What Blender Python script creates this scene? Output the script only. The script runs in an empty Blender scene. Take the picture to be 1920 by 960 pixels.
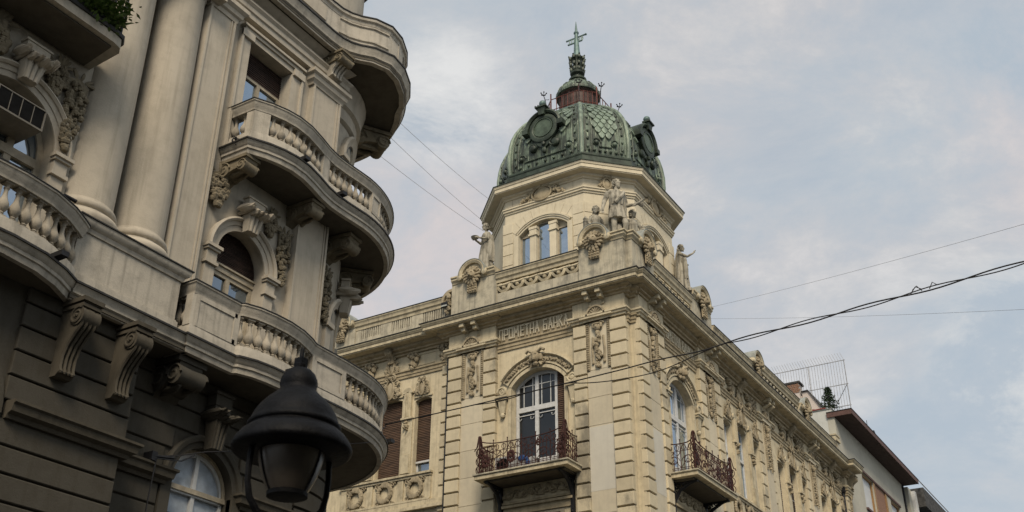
import bpy, bmesh, math, random
from mathutils import Matrix, Vector
random.seed(11)
R = math.radians
PI = math.pi
sc = bpy.context.scene
C = sc.collection

# ---------------------------------------------------------------- camera
PITCH, ROLL, YAW, EYE, FOC = R(28.8), R(0.3), R(31.6), 1.6, 2035.0
fw = Vector((math.cos(YAW) * math.cos(PITCH), math.sin(YAW) * math.cos(PITCH), math.sin(PITCH)))
r0 = Vector((math.sin(YAW), -math.cos(YAW), 0))
u0 = r0.cross(fw)
ri = r0 * math.cos(ROLL) + u0 * math.sin(ROLL)
up = u0 * math.cos(ROLL) - r0 * math.sin(ROLL)
cam = bpy.data.cameras.new('camera')
cam.sensor_width = 36
cam.lens = FOC * 36 / 1920
cam.clip_end = 2000
cam.clip_start = 0.05
cam.dof.use_dof = True
cam.dof.focus_distance = 38
cam.dof.aperture_fstop = 5.0
co = bpy.data.objects.new('camera', cam)
C.objects.link(co)
co.matrix_world = Matrix(((ri.x, up.x, -fw.x, 0), (ri.y, up.y, -fw.y, 0), (ri.z, up.z, -fw.z, EYE), (0, 0, 0, 1)))
sc.camera = co

# ---------------------------------------------------------------- light
SUN_TO = Vector((-0.68, -0.45, 0.80)).normalized()
elev = math.asin(SUN_TO.z)
azim = math.atan2(SUN_TO.x, SUN_TO.y)
sun = bpy.data.lights.new('sun', 'SUN')
sun.energy = 1.5
sun.angle = R(20)
sun.color = (1.0, 0.87, 0.70)
so = bpy.data.objects.new('sun', sun)
C.objects.link(so)
so.rotation_euler = SUN_TO.to_track_quat('Z', 'Y').to_euler()
so.location = (0, 0, 60)

w = bpy.data.worlds.new("World")
sc.world = w
w.use_nodes = True
nt = w.node_tree
nt.nodes.clear()
def N(t, **k):
    n = nt.nodes.new(t)
    for a, b in k.items(): setattr(n, a, b)
    return n
SKY_SPOTS = [((.70, .545, .462), 9, .3, .8, (.55, .47, .45)), ((.85, -.06, .53), 10, .35, .9, (.55, .47, .455)), ((.645, .47, .60), 5, .42, .62, (.60, .60, .59)), ((.93, .06, .36), 6, .42, .62, (.60, .60, .58))]
wo = N('ShaderNodeOutputWorld')
sky = N('ShaderNodeTexSky', sky_type='NISHITA', sun_disc=False)
sky.sun_elevation = elev
sky.sun_rotation = azim
sky.altitude = 120
sky.dust_density = 2.0
bg1 = N('ShaderNodeBackground'); bg1.inputs[1].default_value = 0.072
nt.links.new(sky.outputs[0], bg1.inputs[0])
tc = N('ShaderNodeTexCoord')
mp = N('ShaderNodeMapping'); mp.inputs['Scale'].default_value = (1, 1, 1.9); mp.inputs['Location'].default_value = (3.1, 0.4, 0.2)
nt.links.new(tc.outputs['Generated'], mp.inputs[0])
def noise(scale, detail, rough, dist, src):
    n = N('ShaderNodeTexNoise')
    n.inputs['Scale'].default_value = scale; n.inputs['Detail'].default_value = detail
    n.inputs['Roughness'].default_value = rough; n.inputs['Distortion'].default_value = dist
    nt.links.new(src, n.inputs['Vector']); return n
def ramp(src, *stops):
    n = N('ShaderNodeValToRGB'); cr = n.color_ramp
    while len(cr.elements) < len(stops): cr.elements.new(0.5)
    for e, (p, c) in zip(cr.elements, stops): e.position = p; e.color = (*c, 1)
    nt.links.new(src, n.inputs[0]); return n
n1 = noise(5.6, 11, .66, .25, mp.outputs[0])
c1 = ramp(n1.outputs['Fac'], (.36, (.352, .402, .450)), (.46, (.385, .424, .460)), (.53, (.415, .440, .464)), (.60, (.465, .476, .484)), (.70, (.55, .55, .545)))
n2 = noise(1.7, 3, .5, .2, mp.outputs[0])
c2 = ramp(n2.outputs['Fac'], (.50, (1, 1, 1)), (.70, (1.04, .985, .965)))
mx = N('ShaderNodeMix', data_type='RGBA', blend_type='MULTIPLY'); mx.inputs[0].default_value = 1
nt.links.new(c1.outputs[0], mx.inputs[6]); nt.links.new(c2.outputs[0], mx.inputs[7])
def spot(v, deg, lo, hi):
    """soft cloud bank about one direction of the sky, broken up by the cloud noise"""
    d = N('ShaderNodeVectorMath', operation='DOT_PRODUCT'); nz = N('ShaderNodeVectorMath', operation='NORMALIZE')
    nt.links.new(tc.outputs['Generated'], nz.inputs[0]); nt.links.new(nz.outputs[0], d.inputs[0]); d.inputs[1].default_value = Vector(v).normalized()
    m1 = N('ShaderNodeMapRange', interpolation_type='SMOOTHSTEP'); m1.inputs[1].default_value = math.cos(R(deg)); m1.inputs[2].default_value = 1; nt.links.new(d.outputs['Value'], m1.inputs[0])
    m2 = N('ShaderNodeMapRange'); m2.inputs[1].default_value = lo; m2.inputs[2].default_value = hi; nt.links.new(n1.outputs['Fac'], m2.inputs[0])
    k = N('ShaderNodeMath', operation='MULTIPLY'); nt.links.new(m1.outputs[0], k.inputs[0]); nt.links.new(m2.outputs[0], k.inputs[1]); return k.outputs[0]
def tint(src, fac, col):
    m = N('ShaderNodeMix', data_type='RGBA'); nt.links.new(fac, m.inputs[0]); nt.links.new(src, m.inputs[6]); m.inputs[7].default_value = (*col, 1); return m.outputs[2]
cur = mx.outputs[2]
for v, deg, lo, hi, col in SKY_SPOTS: cur = tint(cur, spot(v, deg, lo, hi), col)
bg2 = N('ShaderNodeBackground'); bg2.inputs[1].default_value = .735
nt.links.new(cur, bg2.inputs[0])
ms = N('ShaderNodeMixShader'); ms.inputs[0].default_value = .92
nt.links.new(bg1.outputs[0], ms.inputs[1]); nt.links.new(bg2.outputs[0], ms.inputs[2])
nt.links.new(ms.outputs[0], wo.inputs[0])

sc.view_settings.view_transform = 'Standard'
sc.view_settings.look = 'None'
sc.view_settings.gamma = 1
sc.view_settings.exposure = 0.88
sc.cycles.use_denoising = True
sc.cycles.max_bounces = 5
sc.cycles.diffuse_bounces = 1

# ---------------------------------------------------------------- materials
def mat_base(name):
    m = bpy.data.materials.new(name); m.use_nodes = True
    t = m.node_tree; b = t.nodes['Principled BSDF']
    return m, t, b
def _n(t, ty, **k):
    n = t.nodes.new(ty)
    for a, b in k.items(): setattr(n, a, b)
    return n
def _pos(t, scale):
    g = _n(t, 'ShaderNodeNewGeometry'); mpn = _n(t, 'ShaderNodeMapping')
    mpn.inputs['Scale'].default_value = scale
    t.links.new(g.outputs['Position'], mpn.inputs[0]); return mpn.outputs[0]
def _noise(t, vec, scale, detail=4, rough=.55):
    n = _n(t, 'ShaderNodeTexNoise'); n.inputs['Scale'].default_value = scale
    n.inputs['Detail'].default_value = detail; n.inputs['Roughness'].default_value = rough
    t.links.new(vec, n.inputs['Vector']); return n.outputs['Fac']
def _mr(t, v, a, b, c=0., d=1.):
    n = _n(t, 'ShaderNodeMapRange'); n.inputs[1].default_value = a; n.inputs[2].default_value = b
    n.inputs[3].default_value = c; n.inputs[4].default_value = d
    t.links.new(v, n.inputs[0]); return n.outputs[0]
def _mix(t, fac, a, b, mode='MIX'):
    n = _n(t, 'ShaderNodeMix', data_type='RGBA', blend_type=mode)
    if isinstance(fac, (int, float)): n.inputs[0].default_value = fac
    else: t.links.new(fac, n.inputs[0])
    for i, c in ((6, a), (7, b)):
        if isinstance(c, tuple): n.inputs[i].default_value = (*c, 1)
        else: t.links.new(c, n.inputs[i])
    return n.outputs[2]
def stucco(name, col, dark, grime=.5, streak=.35, bump=.25, rough=.9, stain=None, stain_amt=.0, stain_scale=.8, vary=.0):
    """weathered plaster or stone: tone patches, vertical rain streaks, grime blotches, fine relief"""
    m, t, b = mat_base(name)
    p = _pos(t, (1, 1, 1))
    big = _mr(t, _noise(t, p, .45, 4), .35, .68)
    med = _mr(t, _noise(t, p, 3.2, 6, .62), .46, .75)
    st = _mr(t, _noise(t, _pos(t, (4.5, 4.5, .28)), 1.6, 5, .6), .50, .74)
    spk = _mr(t, _noise(t, p, 17, 4, .7), .56, .76)
    lite = tuple(min(1, c * 1.1) for c in col)
    c0 = _mix(t, big, col, lite)
    k = _n(t, 'ShaderNodeMath', operation='MULTIPLY'); t.links.new(med, k.inputs[0]); k.inputs[1].default_value = grime
    c0 = _mix(t, k.outputs[0], c0, dark)
    k2 = _n(t, 'ShaderNodeMath', operation='MULTIPLY'); t.links.new(st, k2.inputs[0]); k2.inputs[1].default_value = streak
    c0 = _mix(t, k2.outputs[0], c0, dark)
    k3 = _n(t, 'ShaderNodeMath', operation='MULTIPLY'); t.links.new(spk, k3.inputs[0]); k3.inputs[1].default_value = grime * .4
    c0 = _mix(t, k3.outputs[0], c0, dark)
    if stain:
        sv = _mr(t, _noise(t, _pos(t, (1, 1, .6)), stain_scale, 7, .66), .56, .66)
        k4 = _n(t, 'ShaderNodeMath', operation='MULTIPLY'); t.links.new(sv, k4.inputs[0]); k4.inputs[1].default_value = stain_amt
        c0 = _mix(t, k4.outputs[0], c0, stain)
    if vary:
        oi = _n(t, 'ShaderNodeObjectInfo'); v_ = _mr(t, oi.outputs['Random'], 0, 1, 1 - vary, 1 + vary * .5)
        cb_ = _n(t, 'ShaderNodeCombineColor')
        for q in range(3): t.links.new(v_, cb_.inputs[q])
        c0 = _mix(t, 1., c0, cb_.outputs[0], 'MULTIPLY')
    t.links.new(c0, b.inputs['Base Color'])
    b.inputs['Roughness'].default_value = rough
    b.inputs['Specular IOR Level'].default_value = .2
    hb = _n(t, 'ShaderNodeMath', operation='ADD')
    t.links.new(_noise(t, p, 30, 5, .7), hb.inputs[0]); t.links.new(_noise(t, p, 5, 3), hb.inputs[1])
    bp = _n(t, 'ShaderNodeBump'); bp.inputs['Strength'].default_value = bump; bp.inputs['Distance'].default_value = .02
    t.links.new(hb.outputs[0], bp.inputs['Height']); t.links.new(bp.outputs[0], b.inputs['Normal'])
    return m
def plain(name, col, rough=.6, metal=0., var=.25, scale=6, bump=0., spec=.4):
    m, t, b = mat_base(name)
    p = _pos(t, (1, 1, 1))
    f = _mr(t, _noise(t, p, scale, 5, .6), .35, .7)
    t.links.new(_mix(t, f, tuple(c * (1 - var) for c in col), tuple(min(1, c * (1 + var)) for c in col)), b.inputs['Base Color'])
    b.inputs['Roughness'].default_value = rough; b.inputs['Metallic'].default_value = metal
    b.inputs['Specular IOR Level'].default_value = spec
    if bump:
        bp = _n(t, 'ShaderNodeBump'); bp.inputs['Strength'].default_value = bump; bp.inputs['Distance'].default_value = .01
        t.links.new(_noise(t, p, 40, 4), bp.inputs['Height']); t.links.new(bp.outputs[0], b.inputs['Normal'])
    return m
def glass(name, tint=(.03, .04, .05), refl=.4, rough=.03):
    m, t, b = mat_base(name)
    p = _pos(t, (1, 1, 1))
    t.links.new(_mix(t, _mr(t, _noise(t, p, 1.3, 3), .35, .65), tuple(c * .6 for c in tint), tuple(c * 1.5 for c in tint)), b.inputs['Base Color'])
    b.inputs['Roughness'].default_value = .3
    g = _n(t, 'ShaderNodeBsdfGlossy'); g.inputs['Roughness'].default_value = rough
    g.inputs['Color'].default_value = (.62, .74, .88, 1)
    bp = _n(t, 'ShaderNodeBump'); bp.inputs['Strength'].default_value = .14; bp.inputs['Distance'].default_value = .05
    t.links.new(_noise(t, p, 1.6, 2), bp.inputs['Height']); t.links.new(bp.outputs[0], g.inputs['Normal'])
    x = _n(t, 'ShaderNodeMixShader'); x.inputs[0].default_value = refl
    t.links.new(b.outputs[0], x.inputs[1]); t.links.new(g.outputs[0], x.inputs[2])
    t.links.new(x.outputs[0], t.nodes['Material Output'].inputs[0])
    return m
def copper(name, ca=(.048, .066, .046), cb=(.20, .26, .185), dk=.85):
    m, t, b = mat_base(name)
    p = _pos(t, (1, 1, 1))
    a = _mr(t, _noise(t, p, 1.1, 5, .6), .35, .65)
    st = _mr(t, _noise(t, _pos(t, (5, 5, .45)), 1.5, 6, .68), .42, .57)
    lt = _mr(t, _noise(t, _pos(t, (7, 7, .7)), 2.2, 4, .6), .60, .68)
    c = _mix(t, a, ca, cb)
    k = _n(t, 'ShaderNodeMath', operation='MULTIPLY'); t.links.new(st, k.inputs[0]); k.inputs[1].default_value = dk
    c = _mix(t, k.outputs[0], c, (.022, .026, .02))
    c = _mix(t, lt, c, (.36, .42, .30))
    t.links.new(c, b.inputs['Base Color'])
    b.inputs['Roughness'].default_value = .55; b.inputs['Metallic'].default_value = .15
    bp = _n(t, 'ShaderNodeBump'); bp.inputs['Strength'].default_value = .3; bp.inputs['Distance'].default_value = .02
    t.links.new(_noise(t, p, 9, 4), bp.inputs['Height']); t.links.new(bp.outputs[0], b.inputs['Normal'])
    return m
def slatted(name, col, n, var=.5):
    """horizontal wooden slats, printed grain only; the slats themselves are geometry"""
    m, t, b = mat_base(name)
    f = _mr(t, _noise(t, _pos(t, (1.2, 1.2, n)), 2.0, 4, .6), .35, .65)
    t.links.new(_mix(t, f, tuple(c * (1 - var) for c in col), tuple(c * (1 + var) for c in col)), b.inputs['Base Color'])
    b.inputs['Roughness'].default_value = .75
    return m

M = dict(
    bank=stucco('bank_plaster', (.64, .55, .375), (.25, .21, .15), .45, .5, .28),
    quoin=stucco('bank_quoin_stone', (.62, .535, .37), (.30, .26, .19), .25, .2, .3, stain=(.15, .14, .115), stain_amt=.7, stain_scale=.5, vary=.14),
    panel=stucco('bank_panel_plaster', (.60, .53, .39), (.33, .30, .24), .25, .2, .2, vary=.09),
    patch=stucco('bank_repaired_plaster', (.59, .555, .465), (.40, .38, .33), .2, .12, .2),
    towrel=stucco('shaded_tower_relief', (.47, .39, .255), (.17, .14, .09), .65, .35, .5),  # wall-coloured stone, darkened in place of the shadows in the carving
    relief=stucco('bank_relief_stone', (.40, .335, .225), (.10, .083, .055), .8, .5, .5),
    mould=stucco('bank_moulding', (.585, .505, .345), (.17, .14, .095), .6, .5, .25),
    bedmould=stucco('bank_shaded_moulding', (.43, .355, .23), (.13, .105, .065), .6, .4, .25),  # dirty moulding, with the shade below the cornice painted into its colour
    weather=stucco('bank_weathered_stone', (.50, .45, .335), (.155, .145, .12), .6, .7, .4, stain=(.17, .165, .14), stain_amt=.75, stain_scale=.6),
    tower=stucco('tower_plaster', (.68, .60, .435), (.38, .32, .23), .3, .28, .25, vary=.05),
    statue=stucco('statue_stone', (.41, .375, .295), (.06, .056, .044), .95, 1., .5),
    grey=stucco('grey_stucco', (.47, .42, .335), (.20, .18, .14), .38, .45, .25),
    greylite=stucco('grey_stucco_balcony', (.48, .435, .355), (.18, .165, .135), .5, .6, .35),
    greyrel=stucco('grey_relief', (.22, .185, .125), (.07, .06, .042), .6, .4, .5),
    baluster=stucco('baluster_stucco', (.40, .355, .28), (.15, .13, .10), .6, .5, .35, vary=.16),
    greycol=stucco('grey_column_stucco', (.49, .435, .345), (.24, .21, .16), .3, .42, .25),
    greygap=stucco('shaded_recess_plaster', (.15, .118, .078), (.11, .09, .06), .4, .4, .2),  # shade between the columns painted into the wall colour
    lower=stucco('shaded_street_plaster', (.074, .067, .053), (.05, .042, .028), .5, .4, .3),  # darker stucco, with the shade of the narrow street also in its colour
    lowerlite=stucco('shaded_street_trim', (.085, .074, .055), (.036, .031, .022), .5, .4, .3),  # trim darkened by the same painted street shade
    soffitshade=stucco('shaded_soffit', (.12, .105, .08), (.05, .045, .035), .5, .2, .3),  # dark colour stands in for the shade on balcony undersides
    paleflash=plain('weathered_zinc', (.33, .34, .30), .6, .1, .2, 5),
    lead=plain('lead_flashing', (.035, .033, .03), .6, .2),
    copper=copper('green_copper'),
    copperscale=copper('green_copper_scale', (.18, .24, .175), (.30, .37, .28), .5),
    oculus=plain('oculus_copper', (.085, .115, .078), .45, .2, .35, 3),
    drum=plain('red_brown_drum', (.075, .045, .036), .6, .1, .45, 4),
    copperdark=plain('dark_copper', (.045, .06, .042), .5, .2, .5, 3),
    copperlite=plain('pale_copper', (.135, .20, .185), .5, .2, .35, 3),
    iron=plain('rusty_red_iron', (.055, .018, .013), .7, .2, .5, 14),
    redrail=plain('red_oxide_rail', (.15, .045, .032), .7, .1, .35, 9),
    black=plain('black_metal', (.018, .018, .02), .55, .3, .4, 9),
    cable=plain('black_cable', (.02, .018, .018), .7),
    wire=plain('thin_wire', (.42, .42, .43), .7),
    lamp=plain('lamp_black_paint', (.0045, .0048, .0062), .6, .0, .6, 9, .45, .14),
    wood=slatted('wood_slats', (.082, .046, .026), 14),
    darkwood=slatted('dark_wood_slats', (.05, .03, .022), 10),
    white=plain('white_window_paint', (.62, .62, .60), .5, 0, .12, 8),
    beige=plain('beige_window_paint', (.42, .36, .26), .6, 0, .22, 7),
    glass=glass('window_glass', (.007, .007, .007), .025),
    glassblue=glass('sky_reflecting_glass', (.03, .05, .07), .55),
    glassmid=glass('old_window_glass', (.03, .045, .06), .30),
    curtain=plain('pale_curtain', (.40, .45, .50), .8, 0, .2, 5),
    letter=stucco('letter_stone', (.66, .58, .42), (.38, .32, .22), .2, .15, .2),
    letterpanel=stucco('shaded_lettering_panel', (.46, .38, .25), (.22, .18, .11), .4, .3, .2),  # darkened to stand in for shadows cast by the letters
    leaf=plain('ivy_leaf', (.075, .13, .025), .6, 0, .6, 25),
    needle=plain('shrub_leaf', (.04, .065, .03), .7, 0, .5, 12),
    modern=stucco('modern_render', (.46, .44, .365), (.30, .28, .23), .25, .2, .2),
    modernwhite=stucco('white_attic_render', (.56, .565, .52), (.36, .36, .33), .25, .25, .2),
    pink=stucco('pink_attic_render', (.60, .53, .47), (.36, .31, .27), .25, .25, .2),
    brown=plain('brown_eaves', (.115, .062, .05), .7, 0, .25, 5),
    browndark=plain('dark_soffit_boards', (.06, .038, .032), .8, 0, .3, 5),
    brick=plain('orange_brick', (.27, .15, .095), .85, 0, .3, 20),
    redtile=plain('red_ridge_tile', (.25, .06, .05), .8, 0, .3, 10),
    wframe=plain('ochre_frame', (.33, .19, .075), .6, 0, .25, 9),
    blind=plain('white_blind', (.60, .61, .60), .6, 0, .08, 4),
    concrete=plain('dark_concrete', (.06, .058, .055), .85, 0, .5, 4, .3),
    rebar=plain('grey_steel_bar', (.40, .40, .405), .6, .3, .3, 9),
    ac=plain('ac_case', (.20, .18, .145), .5, 0, .2, 6),
    acgrille=plain('ac_grille', (.010, .010, .010), .8, 0, .3, 8, 0, .08),
    blue=plain('blue_cloth', (.05, .12, .32), .8),
    asphalt=stucco('street_paving', (.075, .072, .066), (.045, .043, .038), .4, 0, .3),
    frost=plain('frosted_lamp_glass', (.07, .058, .046), .35, 0, .2, 5, 0, .5),
    sticker=plain('black_sticker', (.012, .012, .014), .6),
    stickerw=plain('white_sticker', (.55, .55, .55), .6),
)

# ---------------------------------------------------------------- mesh builder
def segarc(hw, rise):
    rad = (hw * hw + rise * rise) / (2 * rise); an = math.asin(min(1., hw / rad))
    if rise > hw: an = PI - an
    return rad, rise - rad, an
class Fr:
    """a facade frame: s runs along the facade, d is outward from it, z is up"""
    def __init__(s, m, sg=1): s.m = m; s.sg = sg
class B:
    def __init__(s, fr=None, ox=0.):
        s.v = []; s.f = []; s.sg = fr.sg if fr else 1; s.ox = ox
    def add(s, vs, fs):
        o = len(s.v)
        s.v += [(s.sg * (x - s.ox), -d, z) for x, d, z in vs]
        s.f += [tuple(i + o for i in f) for f in fs]
    def hexa(s, lo, hi):
        s.add(list(lo) + list(hi), [(0, 1, 2, 3), (4, 5, 6, 7), (0, 1, 5, 4), (1, 2, 6, 5), (2, 3, 7, 6), (3, 0, 4, 7)])
    def box(s, x0, x1, d0, d1, z0, z1, bev=0.):
        if not bev:
            s.hexa([(x0, d0, z0), (x1, d0, z0), (x1, d1, z0), (x0, d1, z0)], [(x0, d0, z1), (x1, d0, z1), (x1, d1, z1), (x0, d1, z1)])
        else:                       # chamfered front face
            b = bev
            s.hexa([(x0, d0, z0), (x1, d0, z0), (x1, d1 - b, z0), (x0, d1 - b, z0)], [(x0, d0, z1), (x1, d0, z1), (x1, d1 - b, z1), (x0, d1 - b, z1)])
            s.add([(x0, d1 - b, z0), (x1, d1 - b, z0), (x1, d1 - b, z1), (x0, d1 - b, z1), (x0 + b, d1, z0 + b), (x1 - b, d1, z0 + b), (x1 - b, d1, z1 - b), (x0 + b, d1, z1 - b)],
                  [(4, 5, 6, 7), (0, 1, 5, 4), (1, 2, 6, 5), (2, 3, 7, 6), (3, 0, 4, 7)])
    def prism(s, pts, d0, d1):      # polygon in (x, z) extruded in d
        n = len(pts)
        s.add([(x, d0, z) for x, z in pts] + [(x, d1, z) for x, z in pts],
              [tuple(range(n)), tuple(range(n, 2 * n))] + [(i, (i + 1) % n, n + (i + 1) % n, n + i) for i in range(n)])
    def sprism(s, pts, x0, x1):     # polygon in (d, z) extruded in x
        n = len(pts)
        s.add([(x0, d, z) for d, z in pts] + [(x1, d, z) for d, z in pts],
              [tuple(range(n)), tuple(range(n, 2 * n))] + [(i, (i + 1) % n, n + (i + 1) % n, n + i) for i in range(n)])
    def slab(s, pts, z0, z1):       # polygon in plan (x, d)
        n = len(pts)
        s.add([(x, d, z0) for x, d in pts] + [(x, d, z1) for x, d in pts],
              [tuple(range(n)), tuple(range(n, 2 * n))] + [(i, (i + 1) % n, n + (i + 1) % n, n + i) for i in range(n)])
    def sweep(s, prof, path, closed=False):
        """prof: closed polygon of (outward, z); path: plan points (x, d); outward is left of the path"""
        n = len(path); m = len(prof); vs = []
        for i, (x, d) in enumerate(path):
            segs = []
            if i > 0 or closed:
                a = path[i - 1]; segs.append((x - a[0], d - a[1]))
            if i < n - 1 or closed:
                b = path[(i + 1) % n]; segs.append((b[0] - x, b[1] - d))
            ns = []
            for q in segs:
                l = math.hypot(*q) or 1; ns.append((-q[1] / l, q[0] / l))
            if len(ns) == 2:
                k = 1 + ns[0][0] * ns[1][0] + ns[0][1] * ns[1][1]; k = max(k, .3)
                nx, nd = (ns[0][0] + ns[1][0]) / k, (ns[0][1] + ns[1][1]) / k
            else: nx, nd = ns[0]
            vs += [(x + nx * o, d + nd * o, z) for o, z in prof]
        fs = []
        for i in range(n if closed else n - 1):
            a, b = i * m, ((i + 1) % n) * m
            fs += [(a + j, a + (j + 1) % m, b + (j + 1) % m, b + j) for j in range(m)]
        if not closed: fs += [tuple(range(m)), tuple(range((n - 1) * m, n * m))]
        s.add(vs, fs)
    def arch(s, prof, cx, cz, r, a0, a1, n=14, ry=1.):
        """prof: closed polygon of (radial offset, d), swept along an arc in the facade plane"""
        m = len(prof); vs = []
        for i in range(n + 1):
            a = a0 + (a1 - a0) * i / n
            vs += [(cx + (r + o) * math.cos(a), d, cz + (r * ry + o) * math.sin(a)) for o, d in prof]
        fs = []
        for i in range(n):
            a, b = i * m, (i + 1) * m
            fs += [(a + j, a + (j + 1) % m, b + (j + 1) % m, b + j) for j in range(m)]
        s.add(vs, fs + [tuple(range(m)), tuple(range(n * m, (n + 1) * m))])
    def lathe(s, prof, cx, cd, n=12, a0=0., a1=2 * PI, sx=1., sd=1.):
        """prof: (r, z) from bottom to top, around a vertical axis; closed at the poles"""
        full = abs(a1 - a0 - 2 * PI) < 1e-6; m = len(prof); k = n if full else n + 1; vs = []
        for i in range(k):
            a = a0 + (a1 - a0) * i / n
            vs += [(cx + sx * r * math.cos(a), cd + sd * r * math.sin(a), z) for r, z in prof]
        fs = []
        for i in range(n):
            a, b = i * m, ((i + 1) % k) * m
            fs += [(a + j, a + j + 1, b + j + 1, b + j) for j in range(m - 1)]
        if full:
            for j in (0, m - 1):
                if prof[j][0] > 1e-4: fs.append(tuple(i * m + j for i in range(k)))
        s.add(vs, fs)
    def hlathe(s, prof, x0, d0, z0, axis='d', n=10):
        """prof: (r, t) around a horizontal axis through (x0, d0, z0)"""
        m = len(prof); vs = []
        for i in range(n):
            a = 2 * PI * i / n; c, q = math.cos(a), math.sin(a)
            for r, t in prof:
                vs.append((x0 + r * c, d0 + t, z0 + r * q) if axis == 'd' else (x0 + t, d0 + r * c, z0 + r * q))
        fs = [(i * m + j, i * m + j + 1, ((i + 1) % n) * m + j + 1, ((i + 1) % n) * m + j) for i in range(n) for j in range(m - 1)]
        for j in (0, m - 1):
            if prof[j][0] > 1e-4: fs.append(tuple(i * m + j for i in range(n)))
        s.add(vs, fs)
    def tube(s, pts, r, n=6):
        pts = [Vector(p) for p in pts]; vs = []; L = len(pts); prev = None
        rr = r if isinstance(r, (list, tuple)) else [r] * L
        for i, p in enumerate(pts):
            t = (pts[min(i + 1, L - 1)] - pts[max(i - 1, 0)])
            t = t.normalized() if t.length > 1e-9 else Vector((0, 0, 1))
            if prev is None: u = t.orthogonal().normalized()
            else:
                u = prev - t * prev.dot(t); u = u.normalized() if u.length > 1e-6 else t.orthogonal().normalized()
            prev = u; w_ = t.cross(u)
            for k in range(n):
                a = 2 * PI * k / n
                vs.append(tuple(p + (u * math.cos(a) + w_ * math.sin(a)) * rr[i]))
        fs = [(i * n + k, i * n + (k + 1) % n, (i + 1) * n + (k + 1) % n, (i + 1) * n + k) for i in range(L - 1) for k in range(n)]
        s.add(vs, fs + [tuple(range(n)), tuple(range((L - 1) * n, L * n))])
    def blob(s, x, d, z, rx, rd=None, rz=None, n=7, m=4, tilt=0.):
        rd = rx if rd is None else rd; rz = rx if rz is None else rz
        vs = [(0, 0, -1)]
        for j in range(1, m):
            b = -PI / 2 + PI * j / m
            vs += [(math.cos(b) * math.cos(2 * PI * i / n), math.cos(b) * math.sin(2 * PI * i / n), math.sin(b)) for i in range(n)]
        vs.append((0, 0, 1)); e = len(vs) - 1
        fs = [(0, 1 + (i + 1) % n, 1 + i) for i in range(n)]
        for j in range(m - 2):
            a = 1 + j * n
            fs += [(a + i, a + (i + 1) % n, a + n + (i + 1) % n, a + n + i) for i in range(n)]
        a = 1 + (m - 2) * n
        fs += [(a + i, a + (i + 1) % n, e) for i in range(n)]
        ct, st_ = math.cos(tilt), math.sin(tilt); out = []
        for p in vs:
            px, pz = p[0] * rx, p[2] * rz
            out.append((x + px * ct - pz * st_, d + p[1] * rd, z + px * st_ + pz * ct))
        s.add(out, fs)
    def scroll(s, x, d, z, r, turns=1.6, dirn=1, th=.16, a0=0., rd=None):
        """flat volute in the facade plane"""
        pts = []; n = int(turns * 12); rr = []
        for i in range(n + 1):
            t = i / n; a = a0 + dirn * t * turns * 2 * PI; q = r * (1 - .82 * t)
            pts.append((x + q * math.cos(a), d, z + q * math.sin(a))); rr.append(r * th * (1 - .35 * t))
        s.tube(pts, rr, 5)
        s.blob(pts[-1][0], d, pts[-1][2], r * .2)
    def seg(s, prof, cx, zs, hw, rise, o0=0., n=20):
        """moulding along a segmental arch springing at zs; prof: (offset, d); o0 shifts the whole ring outward"""
        rad, zc, an = segarc(hw, rise)
        s.arch(prof, cx, zs + zc, rad + o0, PI / 2 - an, PI / 2 + an, n)
    def wall(s, x0, x1, z0, z1, d0, d1, ops):
        ops = sorted(ops); cur = x0
        for xa, xb, za, zs, rise in ops:
            if xa > cur + 1e-6: s.box(cur, xa, d0, d1, z0, z1)
            if za > z0 + 1e-6: s.box(xa, xb, d0, d1, z0, za)
            if z1 > zs + rise + 1e-6 or rise:
                pts = [(xb, z1), (xa, z1), (xa, zs)]
                if rise:
                    rad, zc, an = segarc((xb - xa) / 2, rise)
                    for i in range(1, 16):
                        a = PI / 2 + an - 2 * an * i / 16
                        pts.append(((xa + xb) / 2 + rad * math.cos(a), zs + zc + rad * math.sin(a)))
                pts.append((xb, zs))
                s.prism(pts, d0, d1)
            cur = xb
        if x1 > cur + 1e-6: s.box(cur, x1, d0, d1, z0, z1)
    def mesh(s, name, mat, smooth=38):
        me = bpy.data.meshes.new(name)
        me.from_pydata(s.v, [], s.f)
        bm = bmesh.new(); bm.from_mesh(me)
        bmesh.ops.recalc_face_normals(bm, faces=bm.faces)
        bm.to_mesh(me); bm.free()
        if smooth:
            me.polygons.foreach_set('use_smooth', [True] * len(me.polygons))
            me.set_sharp_from_angle(angle=R(smooth))
        me.materials.append(mat)
        return me

def thing(name, label, cat, loc=(0, 0, 0), group=None, kind=None, rz=0.):
    o = bpy.data.objects.new(name, None); C.objects.link(o)
    o.location = loc; o.rotation_euler = (0, 0, rz); o.empty_display_size = .3
    tag(o, label, cat, group, kind)
    return o
def tag(o, label=None, cat=None, group=None, kind=None):
    if label: o['label'] = label
    if cat: o['category'] = cat
    if group: o['group'] = group
    if kind: o['kind'] = kind
    return o
def obj(name, me, parent=None, mx=None, label=None):
    o = bpy.data.objects.new(name, me); C.objects.link(o)
    if parent: o.parent = parent
    if mx is not None: o.matrix_basis = mx
    if label: o['label'] = label
    return o
SPLIT = {'string_course', 'frieze_block', 'bed_moulding', 'capital_moulding', 'sill_band', 'cornice_bracket', 'panel_joint', 'parapet_panel', 'frieze_panel', 'frieze_moulding', 'door_panel', 'window_back', 'shell_lunette', 'attic_wall', 'attic_eaves', 'panel_frame', 'storey_band', 'lower_lintel', 'sticker_mark'}
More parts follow.
